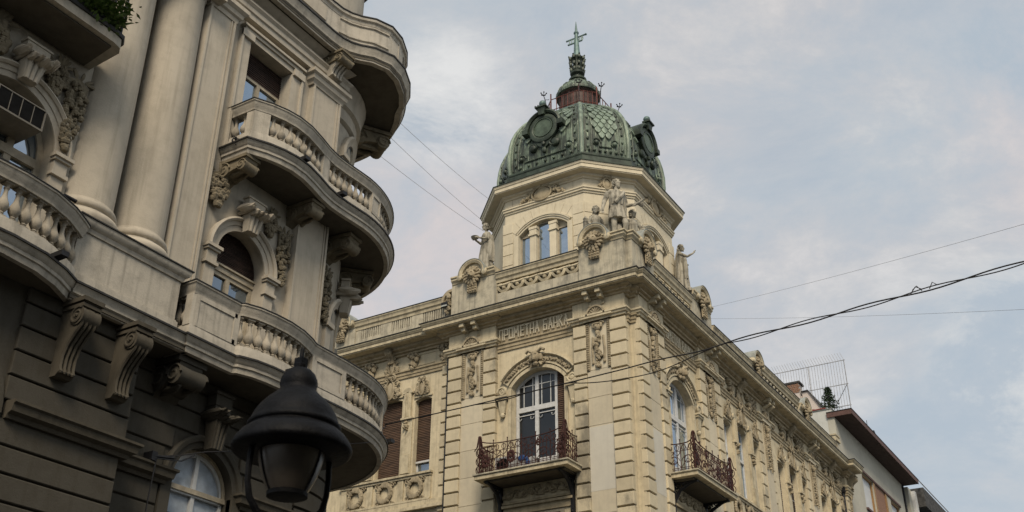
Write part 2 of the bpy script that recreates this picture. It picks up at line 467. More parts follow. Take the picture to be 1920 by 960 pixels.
def pieces(b):
    """separate touching clusters of a builder into builders of their own"""
    n = len(b.v); par = list(range(n))
    def find(i):
        while par[i] != i: par[i] = par[par[i]]; i = par[i]
        return i
    for f in b.f:
        r_ = find(f[0])
        for i in f[1:]: par[find(i)] = r_
    isl = {}
    for i in range(n): isl.setdefault(find(i), []).append(i)
    boxes = [[[min(b.v[i][k] for i in q) - .012 for k in range(3)], [max(b.v[i][k] for i in q) + .012 for k in range(3)], q] for q in isl.values()]
    merged = True
    while merged:
        merged = False
        for i in range(len(boxes)):
            for j in range(i + 1, len(boxes)):
                A, Q = boxes[i], boxes[j]
                if all(A[0][k] <= Q[1][k] and Q[0][k] <= A[1][k] for k in range(3)):
                    boxes[i] = [[min(A[0][k], Q[0][k]) for k in range(3)], [max(A[1][k], Q[1][k]) for k in range(3)], A[2] + Q[2]]; del boxes[j]; merged = True; break
            if merged: break
    out = []
    for _, _, q in boxes:
        mp_ = {i: k for k, i in enumerate(q)}; nb = B(); nb.v = [b.v[i] for i in q]; nb.f = [tuple(mp_[i] for i in f) for f in b.f if f[0] in mp_]; out.append(nb)
    return out
def part(name, b, mat, parent=None, fr=None, smooth=38, label=None):
    if name in SPLIT:
        ps = pieces(b)
        if len(ps) > 1: return [obj(name, q.mesh(name, M[mat] if isinstance(mat, str) else mat, smooth), parent, fr.m.copy() if fr else None, label) for q in ps][0]
    return obj(name, b.mesh(name, M[mat] if isinstance(mat, str) else mat, smooth), parent, fr.m.copy() if fr else None, label)
def at(fr, s_, d, z): return fr.m @ Matrix.Translation((fr.sg * s_, -d, z))
def lerp(a, b, t): return a + (b - a) * t

def window(fr, parent, x0, x1, z0, zs, rise, d, cols=2, trans=None, fm='white', gm='glass', ft=.07, name='window', mid=True, ox=0., subs=True, mun=False):
    """casement: frame mesh as the part, each pane a sub-part; arched head when rise > 0"""
    b = B(fr, ox)
    def top(x): 
        if not rise: return zs
        rad, zc, an = segarc((x1 - x0) / 2, rise); u = x - (x0 + x1) / 2
        return zs + zc + math.sqrt(max(0., rad * rad - u * u))
    b.box(x0, x0 + ft, d - .05, d + .05, z0, zs); b.box(x1 - ft, x1, d - .05, d + .05, z0, zs)
    if rise:
        b.seg([(0, d - .05), (-ft, d - .05), (-ft, d + .05), (0, d + .05)], (x0 + x1) / 2, zs, (x1 - x0) / 2, rise)
    else: b.box(x0 + ft, x1 - ft, d - .05, d + .05, zs - ft, zs)
    b.box(x0 + ft, x1 - ft, d - .05, d + .05, z0, z0 + ft)
    bars = [x0 + (x1 - x0) * i / cols for i in range(1, cols)]
    for x in bars: b.box(x - ft * .6, x + ft * .6, d - .045, d + .06, z0 + ft, top(x) - ft * .8)
    if trans:
        b.box(x0 + ft, x1 - ft, d - .04, d + .075, trans - ft * .75, trans + ft * .75)
    if mun:
        e = [x0 + ft] + bars + [x1 - ft]
        for a, c in zip(e, e[1:]):
            b.box(a, c, d - .02, d + .02, trans + (zs + rise * .5 - trans) * .66, trans + (zs + rise * .5 - trans) * .66 + .03)
            for t in (.25, .75):
                xx = a + (c - a) * t; b.box(xx - .015, xx + .015, d - .018, d + .022, trans, top(xx) - ft)
    o = part(name, b, fm, parent, fr)
    e = [x0 + ft * .5] + bars + [x1 - ft * .5]
    for a, c in zip(e, e[1:]):
        for lo, hi in (((z0 + .02, trans), (trans, None)) if trans else ((z0 + .02, None),)):
            p = B(fr, ox)
            if hi: p.box(a, c, d - .012, d + .002, lo, hi)
            else:
                pts = [(a, lo), (c, lo)] + [(c + (a - c) * i / 8, min(top(c + (a - c) * i / 8), zs + rise) - ft * .4) for i in range(9)]
                p.prism(pts, d - .012, d + .002)
            part('pane', p, gm, o, None)
    return o
def blind(fr, parent, x0, x1, z0, z1, d, mat='wood', pitch=.055, name='shutter', ox=0.):
    """roller shutter of separate tilted wooden slats, joined: each is only a pixel or two high"""
    b = B(fr, ox); n = max(2, int((z1 - z0) / pitch))
    for i in range(n):
        z = z0 + (z1 - z0) * i / n; h = (z1 - z0) / n; k = random.uniform(-.006, .006)
        b.hexa([(x0, d - .01, z), (x1, d - .01, z), (x1, d + .03 + k, z), (x0, d + .03 - k, z)],
               [(x0, d - .01, z + h * .93), (x1, d - .01, z + h * .93), (x1, d + .008, z + h * .93), (x0, d + .008, z + h * .93)])
    o = part(name, b, mat, parent, fr); o['kind'] = 'stuff'; return o

# ---------------------------------------------------------------- carved pieces, each a shared mesh about its own origin
RB = random.Random(5)
def foliage(b, pts, size, n, dep=.08, rnd=RB):
    """carved leaves and fruit: small lumps along a poly-line"""
    for i in range(n):
        t = i / max(1, n - 1) * (len(pts) - 1); k = min(int(t), len(pts) - 2); u = t - k
        x = lerp(pts[k][0], pts[k + 1][0], u); z = lerp(pts[k][1], pts[k + 1][1], u); w_ = lerp(pts[k][2], pts[k + 1][2], u)
        q = size * rnd.uniform(.7, 1.25)
        b.blob(x + rnd.uniform(-w_, w_), dep * rnd.uniform(.2, .9), z + rnd.uniform(-w_, w_) * .6, q, dep * rnd.uniform(.6, 1.), q * rnd.uniform(.7, 1.3), 6, 4, rnd.uniform(-.7, .7))
def g_baluster(h, r):
    b = B()
    p = [(.62, 0), (.62, .07), (.42, .085), (.40, .11), (.52, .135), (.40, .17), (.62, .20), (.93, .28), (1., .35), (.90, .43), (.60, .53), (.40, .63), (.34, .74), (.36, .80), (.52, .83), (.38, .86), (.45, .90), (.70, .93), (.70, 1.)]
    b.lathe([(a * r, t * h) for a, t in p], 0, 0, 10)
    b.box(-.68 * r, .68 * r, -.68 * r, .68 * r, 0, .07 * h); b.box(-.76 * r, .76 * r, -.76 * r, .76 * r, .935 * h, h)
    return b
def g_festoon(w_, h, n=46):        # hanging fruit cluster, widest at the top
    b = B(); foliage(b, [(0, 0, w_ * .30), (0, -h * .3, w_ * .48), (0, -h * .65, w_ * .28), (0, -h, w_ * .1)], w_ * .155, n, .13); return b
def g_wreath(r):
    b = B()
    for i in range(22):
        a = 2 * PI * i / 22 + PI / 2; q = r * RB.uniform(.2, .3)
        b.blob(r * .72 * math.cos(a), .06, r * .78 * math.sin(a), q, .08, q * RB.uniform(.8, 1.2), 6, 4)
    for s_ in (-1, 1):
        b.scroll(s_ * r * .9, .03, r * .75, r * .3, 1.2, s_, .3); b.scroll(s_ * r * .85, .03, -r * .95, r * .28, 1.2, -s_, .3)
        b.tube([(0, .05, r * .9), (s_ * r * .5, .05, r * 1.05), (s_ * r * .95, .04, r * .85)], r * .08, 5)
    return b
def g_cartouche(w_, h):            # oval shield between leaf scrolls
    b = B()
    b.blob(0, .02, 0, w_ * .2, .07, h * .36, 12, 6)
    b.arch([(-.03, 0), (.035, 0), (.035, .09), (-.03, .11)], 0, 0, w_ * .22, 0, 2 * PI, 20, h * .40 / (w_ * .22))
    for s_ in (-1, 1):
        b.scroll(s_ * w_ * .14, .09, h * .46, h * .15, 1.4, -s_, .26, PI / 2); b.scroll(s_ * w_ * .31, .05, h * .2, h * .15, 1.3, s_, .26)
        b.scroll(s_ * w_ * .27, .05, -h * .3, h * .13, 1.3, -s_, .26)
        foliage(b, [(s_ * w_ * .3, h * .02, .05), (s_ * w_ * .42, -h * .12, .08), (s_ * w_ * .5, -h * .3, .04)], h * .085, 17, .07)
    b.blob(0, .1, h * .47, h * .08)
    return b
def g_mask_drop(w_, h):            # mask with ribbon and hanging foliage, between two beaded strips
    b = B()
    for s_ in (-1, 1):
        b.box(s_ * w_ * .5 - w_ * .085, s_ * w_ * .5 + w_ * .085, 0, .04, -h, 0)
        for i in range(int(h / .085)):
            b.blob(s_ * w_ * .5, .04, -.04 - i * .085, w_ * .075, .05, .045, 6, 4)
        b.tube([(s_ * w_ * .25, .03, -h * .32), (s_ * w_ * .29, .03, -h * .6), (s_ * w_ * .27, .03, -h * .86)], w_ * .05, 5)
        b.blob(s_ * w_ * .27, .04, -h * .86, w_ * .07, .05)
        b.scroll(s_ * w_ * .17, .05, -h * .06, w_ * .13, 1.2, s_, .3)
    b.blob(0, .09, -h * .13, w_ * .17, .11, h * .085, 9, 6)          # face
    b.blob(0, .19, -h * .135, w_ * .045, .05, h * .03)               # nose
    for s_ in (-1, 1):
        b.blob(s_ * w_ * .07, .17, -h * .11, w_ * .04, .03, h * .012); b.blob(s_ * w_ * .18, .08, -h * .10, w_ * .07, .07, h * .06)
    b.blob(0, .15, -h * .075, w_ * .18, .06, h * .022)
    b.blob(0, .07, -h * .25, w_ * .12, .09, h * .06)                 # beard
    foliage(b, [(0, -h * .34, w_ * .08), (0, -h * .45, w_ * .16), (0, -h * .62, w_ * .1), (0, -h * .74, w_ * .17), (0, -h * .95, w_ * .05)], w_ * .085, 34, .09)
    return b
def g_lion(r):                     # shaggy lion mask over a tasselled drop
    b = B()
    for ring, n, q in ((.95, 15, .24), (.68, 11, .22)):
        for i in range(n):
            a = 2 * PI * i / n + ring; b.blob(r * ring * .8 * math.cos(a), .06 + .06 * (1 - ring), r * ring * .85 * math.sin(a), r * q * .72, .09, r * q, 6, 4, a - PI / 2)
    b.blob(0, .14, r * .05, r * .46, .15, r * .5, 10, 6); b.blob(0, .27, -r * .08, r * .17, .09, r * .14); b.blob(0, .25, r * .1, r * .07, .08, r * .2)
    for s_ in (-1, 1):
        b.blob(s_ * r * .19, .26, r * .18, r * .09, .04, r * .06); b.blob(s_ * r * .2, .25, -r * .2, r * .14, .07, r * .1); b.blob(s_ * r * .42, .16, r * .42, r * .13, .07)
    b.box(-r * .5, r * .5, 0, .05, -r * 1.75, -r * .8)
    for i in range(4):
        for j in range(3): b.blob((i - 1.5) * r * .28, .07, -r * (1.05 + j * .26), r * .12, .06, r * .12, 6, 4)
    return b
def g_console(w_, h, p):           # S-scroll bracket: rolls at the top, slim foot at the wall, grooved front; origin top centre at the wall
    b = B()
    prof = [(0, 0), (p, 0), (p, -.07 * h), (p * .93, -.09 * h), (p * .93, -.16 * h), (p * .98, -.25 * h), (p * .93, -.36 * h), (p * .72, -.45 * h), (p * .48, -.58 * h), (p * .36, -.74 * h), (p * .36, -.88 * h), (p * .42, -.95 * h), (p * .3, -h), (0, -h)]
    b.sprism(prof, -w_ * .42, w_ * .42)
    b.box(-w_ * .56, w_ * .56, 0, p * 1.06, -.06 * h, -.004); b.box(-w_ * .5, w_ * .5, 0, p * 1.0, -.13 * h, -.085 * h)
    for k in (-.34, -.11, .11, .34):
        b.tube([(w_ * k, dd + .012, zz) for dd, zz in prof[4:12]], w_ * .085, 5)
    rr = .125 * h
    b.hlathe([(rr * .4, -w_ * .5), (rr, -w_ * .48), (rr * .93, -w_ * .25), (rr, 0), (rr * .93, w_ * .25), (rr, w_ * .48), (rr * .4, w_ * .5)], 0, p * .80, -.25 * h, 'x', 14)
    for s_ in (-1, 1):
        pts = []
        for i in range(20):
            t = i / 19; a = PI * .3 + t * 3.2 * PI; q = rr * (1 - .8 * t); pts.append((s_ * w_ * .5, p * .8 + q * math.cos(a), -.25 * h + q * math.sin(a)))
        b.tube(pts, rr * .13, 5); b.blob(s_ * w_ * .51, p * .8, -.25 * h, rr * .22)
    for k in (-.3, -.1, .1, .3): b.blob(w_ * k, p * .42, -.945 * h, w_ * .12, w_ * .12, h * .03)
    return b
def g_bracket(w_, h, p):           # long low balcony bracket with two volutes; origin top centre at the wall
    b = B()
    b.sprism([(0, 0), (p, 0), (p, -.22 * h), (p * .86, -.55 * h), (p * .5, -.62 * h), (p * .2, -.8 * h), (0, -h)], -w_ * .5, w_ * .5)
    b.box(-w_ * .62, w_ * .62, 0, p * 1.05, -.16 * h, -.004)
    for dd, q in ((p * .86, .27 * h), (p * .2, .34 * h)):
        b.hlathe([(q * .35, -w_ * .58), (q, -w_ * .54), (q * .92, 0), (q, w_ * .54), (q * .35, w_ * .58)], 0, dd, -.5 * h, 'x', 14)
        for s_ in (-1, 1):
            pts = [(s_ * w_ * .58, dd + q * (1 - .8 * i / 17) * math.cos(i * .5), -.5 * h + q * (1 - .8 * i / 17) * math.sin(i * .5)) for i in range(18)]
            b.tube(pts, q * .13, 5)
    foliage(b, [(0, -h * .7, w_ * .4), (0, -h * .6, w_ * .4)], w_ * .12, 10, p * .7)
    return b
def g_keystone(w_, h, p):          # fluted tapering keystone under a fruit swag
    b = B()
    b.hexa([(-w_ * .36, 0, -h), (w_ * .36, 0, -h), (w_ * .36, p * .7, -h), (-w_ * .36, p * .7, -h)], [(-w_ * .5, 0, 0), (w_ * .5, 0, 0), (w_ * .5, p, 0), (-w_ * .5, p, 0)])
    for k in (-.28, 0, .28): b.tube([(w_ * k * .75, p * .72, -h), (w_ * k, p * 1.02, -.05 * h)], w_ * .1, 6)
    foliage(b, [(-w_ * .75, h * .22, .03), (-w_ * .3, h * .0, .05), (w_ * .3, h * .0, .05), (w_ * .75, h * .22, .03)], w_ * .15, 24, p * 1.35)
    b.box(-w_ * .58, w_ * .58, 0, p * .8, h * .28, h * .9); b.box(-w_ * .66, w_ * .66, 0, p * .9, h * .9, h * 1.0); b.box(-w_ * .62, w_ * .62, 0, p * .86, h * .5, h * .6)
    return b
def g_grapes(w_, h, n):              # dense bunch of fruit, tapering to the tip
    b = B()
    for i in range(n):
        t = RB.random() ** .8; ww = w_ * .5 * (math.sin(min(1., t * 1.9 + .28) * PI * .5) * (1 - t) ** .55 + .06); q = w_ * RB.choice((.055, .07, .085, .12))
        x = RB.uniform(-ww, ww)
        b.blob(x, .11 * math.sqrt(max(0, 1 - (x / (ww + .02)) ** 2)) * RB.uniform(.75, 1.1), -h * t, q, q, q, 6, 4)
    for i in range(7):
        a = RB.uniform(0, PI); b.blob(w_ * .45 * math.cos(a), .05, w_ * .12 + w_ * .2 * math.sin(a), w_ * .2, .03, w_ * .07, 6, 4, a)
    b.prism([(x, z) for x, z in ((-w_ * .4, 0), (-w_ * .3, -h * .4), (0, -h * .95), (w_ * .3, -h * .4), (w_ * .4, 0), (0, w_ * .2))], 0, .05)
    return b
def g_rosette(r):                  # one ring of the pierced parapet with its curled leaf
    b = B()
    b.arch([(-.06, 0), (.06, 0), (.06, .13), (-.04, .17)], 0, .06, r * .86, PI * .95, 2.05 * PI, 14)
    b.tube([(-r * .95, .1, r * .35), (-r * .5, .15, r * .18), (0, .17, r * .12), (r * .5, .15, r * .18), (r * .95, .1, r * .35)], r * .2, 6)
    b.scroll(-r * .55, .13, r * .28, r * .26, 1.1, 1, .35); b.scroll(r * .55, .13, r * .28, r * .26, 1.1, -1, .35)
    b.blob(0, .13, -r * .18, r * .3, .1, r * .26); b.blob(0, .18, r * .08, r * .2, .08, r * .15)
    return b
# ================================================================ the corner bank
KX, KY = 32.658, 14.948
bank = thing('bank_building', 'cream ornate corner bank with green copper dome and raised lettering', 'building', (KX, KY, 0))
FR = Fr(Matrix.Identity(4), 1)
FL = Fr(Matrix(((0, 1, 0, 0), (-1, 0, 0, 0), (0, 0, 1, 0), (0, 0, 0, 1))), -1)
RX = 26.6                                   # length of the street front
LY = 21.0                                   # length of the side front
WB = .25                                    # the side wing stands this far back
# ---- shared carved meshes
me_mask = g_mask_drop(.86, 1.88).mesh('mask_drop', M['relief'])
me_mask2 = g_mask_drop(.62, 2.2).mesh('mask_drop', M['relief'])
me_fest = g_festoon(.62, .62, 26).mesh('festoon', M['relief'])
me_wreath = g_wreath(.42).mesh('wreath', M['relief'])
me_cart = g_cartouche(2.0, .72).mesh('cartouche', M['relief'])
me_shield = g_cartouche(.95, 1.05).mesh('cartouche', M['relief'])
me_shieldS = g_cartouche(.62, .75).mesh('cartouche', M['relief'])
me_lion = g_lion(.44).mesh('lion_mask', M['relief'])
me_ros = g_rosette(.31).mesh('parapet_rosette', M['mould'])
me_fcons = g_console(.34, .62, .42).mesh('frieze_console', M['relief'])
def orn(name, me, fr, s_, d, z, sc_=1., parent=None):
    o = obj(name, me, parent or bank, at(fr, s_, d, z)); o.scale = (sc_, sc_, sc_); return o

# ---- walls
DO = (2.83, 5.10, 13.42, 16.95, .58)         # balcony door opening
LOW = (2.95, 5.05, 8.6, 12.1, 0)
for fr in (FL, FR):
    b = B(fr); b.wall(.2, 8.1, 0, 18.6, -.5, 0, [DO]); part('pavilion_wall', b, 'bank', bank, fr)
def bays(fr):                               # the wings: (window group centre, half span, set-back)
    return [(11.05, WB)] if fr is FL else [(10.55, 0), (17.2, 0), (23.75, 0)]
def group(c): return [(c - 2.05, c - 1.25), (c - .6, c + .6), (c + 1.25, c + 2.05)]
for fr in (FL, FR):
    sb = WB if fr is FL else 0
    ops = []
    for c, _ in bays(fr):
        g = group(c)
        ops += [(g[0][0], g[0][1], 14.5, 17.45, .1), (g[1][0], g[1][1], 14.5, 17.6, .12), (g[2][0], g[2][1], 14.5, 17.45, .1)]
    b = B(fr); b.wall(8.1, LY if fr is FL else RX, 0, 19.6, -.6 - sb, -sb, ops); part('wing_wall', b, 'bank', bank, fr)
# back of the block and roofs, so that it is a solid building
b = B(FR); b.slab([(.5, -.9), (RX - .02, -.9), (RX - .02, -14), (14, -14), (14, -LY + .02), (.9, -LY + .02)], 0, 20.0); part('rear_block', b, 'bank', bank, FR)
b = B(FR); b.slab([(.3, -.3), (RX - .05, -.3), (RX - .05, -13.9), (13.9, -13.9), (13.9, -LY + .1), (.5, -LY + .1)], 20.05, 20.22); part('flat_roof', b, 'lead', bank, FR)

# ---- cornice and strings round both fronts
full = [(WB, -LY), (WB, -8.1), (0, -8.1), (0, -.2), (.2, -.2), (.2, 0), (25.75, 0), (25.75, .3), (RX + .1, .3)]
b = B(FR)
b.sweep([(-.5, 19.9), (.73, 19.9), (.73, 19.94), (.77, 19.94), (.77, 20.075), (.80, 20.075), (.82, 20.11), (.86, 20.15), (.86, 20.2), (-.5, 20.2)], full)
part('cornice', b, 'mould', bank, FR)
b = B(FR); b.sweep([(-.4, 20.203), (.895, 20.203), (.895, 20.235), (-.4, 20.30)], full); part('cornice_flashing', b, 'lead', bank, FR)
b = B(FR)
b.sweep([(-.2, 19.56), (.1, 19.56), (.12, 19.63), (.20, 19.66), (.22, 19.72), (.34, 19.78), (.36, 19.9), (-.2, 19.9)], full)
b.sweep([(-.2, 18.55), (.05, 18.55), (.05, 18.66), (.08, 18.67), (.08, 18.78), (.13, 18.82), (.13, 18.87), (-.2, 18.88)], full)
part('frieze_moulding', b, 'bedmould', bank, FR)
b = B(FR); b.slab([(0.02, -8.08), (.02, -.23), (.23, -.23), (.23, -.02), (RX - .02, -.02), (RX - .02, -.6), (.6, -.6), (.6, -8.08)], 18.6, 19.9); part('frieze_wall', b, 'bank', bank, FR)
# pilaster groups that break forward under the cornice
corner = [(0, -2.35), (-.2, -2.35), (-.2, -.2), (.2, -.2), (.2, .2), (2.35, .2), (2.35, 0)]
groups = [corner, [(0, -7.95), (-.2, -7.95), (-.2, -5.75), (0, -5.75)], [(5.75, 0), (5.75, .2), (7.95, .2), (7.95, 0)]]
wpil = [12.6, 19.25]
groups += [[(a, 0), (a, .12), (a + 1.75, .12), (a + 1.75, 0)] for a in wpil] + [[(25.75, 0), (25.75, .3), (RX, .3), (RX, -.4)]]
bl, bm_, bc = B(FR), B(FR), B(FR)
for k, g in enumerate(groups):
    q = list(g)
    if k == 0: q = g + [(2.35, -.05), (.25, -.05), (.25, -.25), (.05, -.25), (.05, -2.35)]
    elif k == 1: q = g + [(.05, -5.75), (.05, -7.95)]
    else: q = g + [(g[-1][0], -.05), (g[0][0], -.05)]
    bl.slab(q, 18.9, 19.72)
    bm_.sweep([(-.1, 19.66), (.06, 19.66), (.08, 19.72), (.18, 19.75), (.20, 19.80), (.34, 19.85), (.36, 19.897), (-.1, 19.897)], g)
    bc.sweep([(-.1, 18.80), (.03, 18.80), (.05, 18.88), (.10, 18.90), (.12, 18.97), (.16, 18.99), (.16, 19.06), (-.1, 19.08)], g)
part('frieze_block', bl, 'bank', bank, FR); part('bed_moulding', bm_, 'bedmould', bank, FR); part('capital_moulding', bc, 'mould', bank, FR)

# ---- rusticated strips: every block its own part, one shared mesh per width
CO = .5
blocks = {}
def quoins(fr, x0, x1, z0, z1, pr, sb=0.):
    wd = round(x1 - x0, 3); key = (wd, pr, fr.sg)
    if key not in blocks:
        b = B(fr); b.box(0, wd, 0, pr, .0, CO - .068, .014); blocks[key] = b.mesh('quoin_block', M['quoin'], 0)
    z = z1 - CO
    while z > z0 - 1e-6:
        obj('quoin_block', blocks[key], bank, at(fr, x0, -sb, z)); z -= CO
def quoin_core(fr, x0, x1, pr, sb=0.):
    b = B(fr); b.box(x0 + .02, x1 - .02, -sb - .02, pr * .45 - sb, 0, 18.8); return b
ZQ = 10.8
for fr in (FL, FR):
    for x0, x1 in ((.2, .84), (1.83, 2.35), (5.75, 6.3), (7.33, 7.95)):
        quoins(fr, x0, x1, ZQ, 18.8, .2); part('pilaster_core', quoin_core(fr, x0, x1, .2), 'quoin', bank, fr)
    for x0 in (.84, 6.3):
        x1 = x0 + (.99 if x0 < 1 else 1.03)
        zz = [0, 10.6, 11.65, 12.7, 13.75, 14.8, 15.85, 16.9, 18.8]
        for za, zb_ in zip(zz, zz[1:]):
            b = B(fr); b.box(x0, x1, -.02, .12 if za else .119, za + .006, zb_ - .004, .006); part('pilaster_panel', b, 'panel', bank, fr, 0)
        if x0 < 1:
            b = B(fr); b.box(x0 + .004, x1 - .004, .1, .124, 12.45, 14.75); part('repaired_patch', b, 'patch', bank, fr)
        b = B(fr); b.sweep([(-.05, 18.80), (.05, 18.80), (.07, 18.86), (.15, 18.9), (.15, 18.965), (-.05, 19.0)], [(x0 - .02, .12), (x0 - .02, .2), (x1 + .02, .2), (x1 + .02, .12)])
        part('pilaster_ledge', b, 'mould', bank, fr)
        c = (x0 + x1) / 2
        orn('mask_drop', me_mask, fr, c, .12, 18.78)
        b = B(fr)                           # shell lunette with two drops above it
        b.prism([(c + .40 * math.cos(PI * i / 12), 18.98 + .40 * math.sin(PI * i / 12)) for i in range(13)], .2, .30)
        b.arch([(-.07, .28), (0, .28), (0, .36), (-.07, .36)], c, 18.98, .40, 0, PI, 14)
        for i in range(7):
            a = PI * (i + .5) / 7; b.tube([(c, .32, 19.02), (c + .25 * math.cos(a), .34, 19.02 + .25 * math.sin(a))], .035, 5)
        part('shell_lunette', b, 'relief', bank, fr)
        b = B(fr)
        for k in (-.27, .27):
            b.box(c + k - .1, c + k + .1, .2, .66, 19.74, 19.893)
            b.box(c + k - .085, c + k + .085, .2, .52, 19.60, 19.737)
            for j in (-.05, 0, .05): b.box(c + k + j - .017, c + k + j + .017, .19, .25, 19.40, 19.597)
        part('cornice_bracket', b, 'mould', bank, fr)

# ---- raised lettering, each letter its own part
GL = {'П': [(0, 0, 0, 1), (1, 0, 1, 1), (0, 1, 1, 1)], 'Р': [(0, 0, 0, 1), (0, 1, 1, 1), (1, 1, 1, .42), (0, .42, 1, .42)], 'О': [(0, 0, 0, 1), (1, 0, 1, 1), (0, 1, 1, 1), (0, 0, 1, 0)],
      'М': [(0, 0, 0, 1), (1.25, 0, 1.25, 1), (0, 1, .62, .4), (1.25, 1, .62, .4)], 'Е': [(0, 0, 0, 1), (0, 1, .85, 1), (0, .52, .7, .52), (0, 0, .85, 0)],
      'Т': [(.5, 0, .5, 1), (0, 1, 1, 1)], 'Н': [(0, 0, 0, 1), (1, 0, 1, 1), (0, .42, 1, .42)], 'А': [(0, 0, .5, 1), (1, 0, .5, 1), (.2, .34, .8, .34)],
      'Б': [(0, 0, 0, 1), (0, 1, .85, 1), (0, .52, .9, .52), (.9, .52, .9, 0), (0, 0, .9, 0)], 'К': [(0, 0, 0, 1), (0, .45, .95, 1), (.25, .6, .95, 0)]}
lm = {}
def letter_mesh(ch):
    if ch not in lm:
        b = B(); h, wd, t = .42, .148, .024
        for k, (x0, z0, x1, z1) in enumerate(GL[ch]):
            ax, az, bx, bz = x0 * wd, z0 * h, x1 * wd, z1 * h
            L = math.hypot(bx - ax, bz - az); ux, uz = (bx - ax) / L, (bz - az) / L
            ax -= ux * t; az -= uz * t; bx += ux * t; bz += uz * t; e = .045 + k * .0025
            b.prism([(ax - uz * t, az + ux * t), (bx - uz * t, bz + ux * t), (bx + uz * t, bz - ux * t), (ax + uz * t, az - ux * t)], -.01, e + .02)
        lm[ch] = b.mesh('letter', M['letter'], 0)
    return lm[ch]
TXT = 'ПРОМЕТНА БАНКА'
adv = {'М': .40, ' ': .19, 'Е': .275}
tot = sum(adv.get(c, .30) for c in TXT)
for fr in (FL, FR):
    b = B(fr); b.box(2.4, 5.70, -.03, .008, 18.93, 19.55); part('lettering_panel', b, 'letterpanel', bank, fr)  # thin dark sheet in place of shadow behind the letters
    k = 3.10 / tot; x = -5.66 if fr is FL else 2.50
    for c in TXT:
        if c != ' ':
            o = obj('letter', letter_mesh(c), bank, fr.m @ Matrix.Translation((x, 0.022, 19.02)) )
            o.matrix_basis = fr.m @ Matrix.Translation((x, -.0, 19.03))
        x += adv.get(c, .30) * k

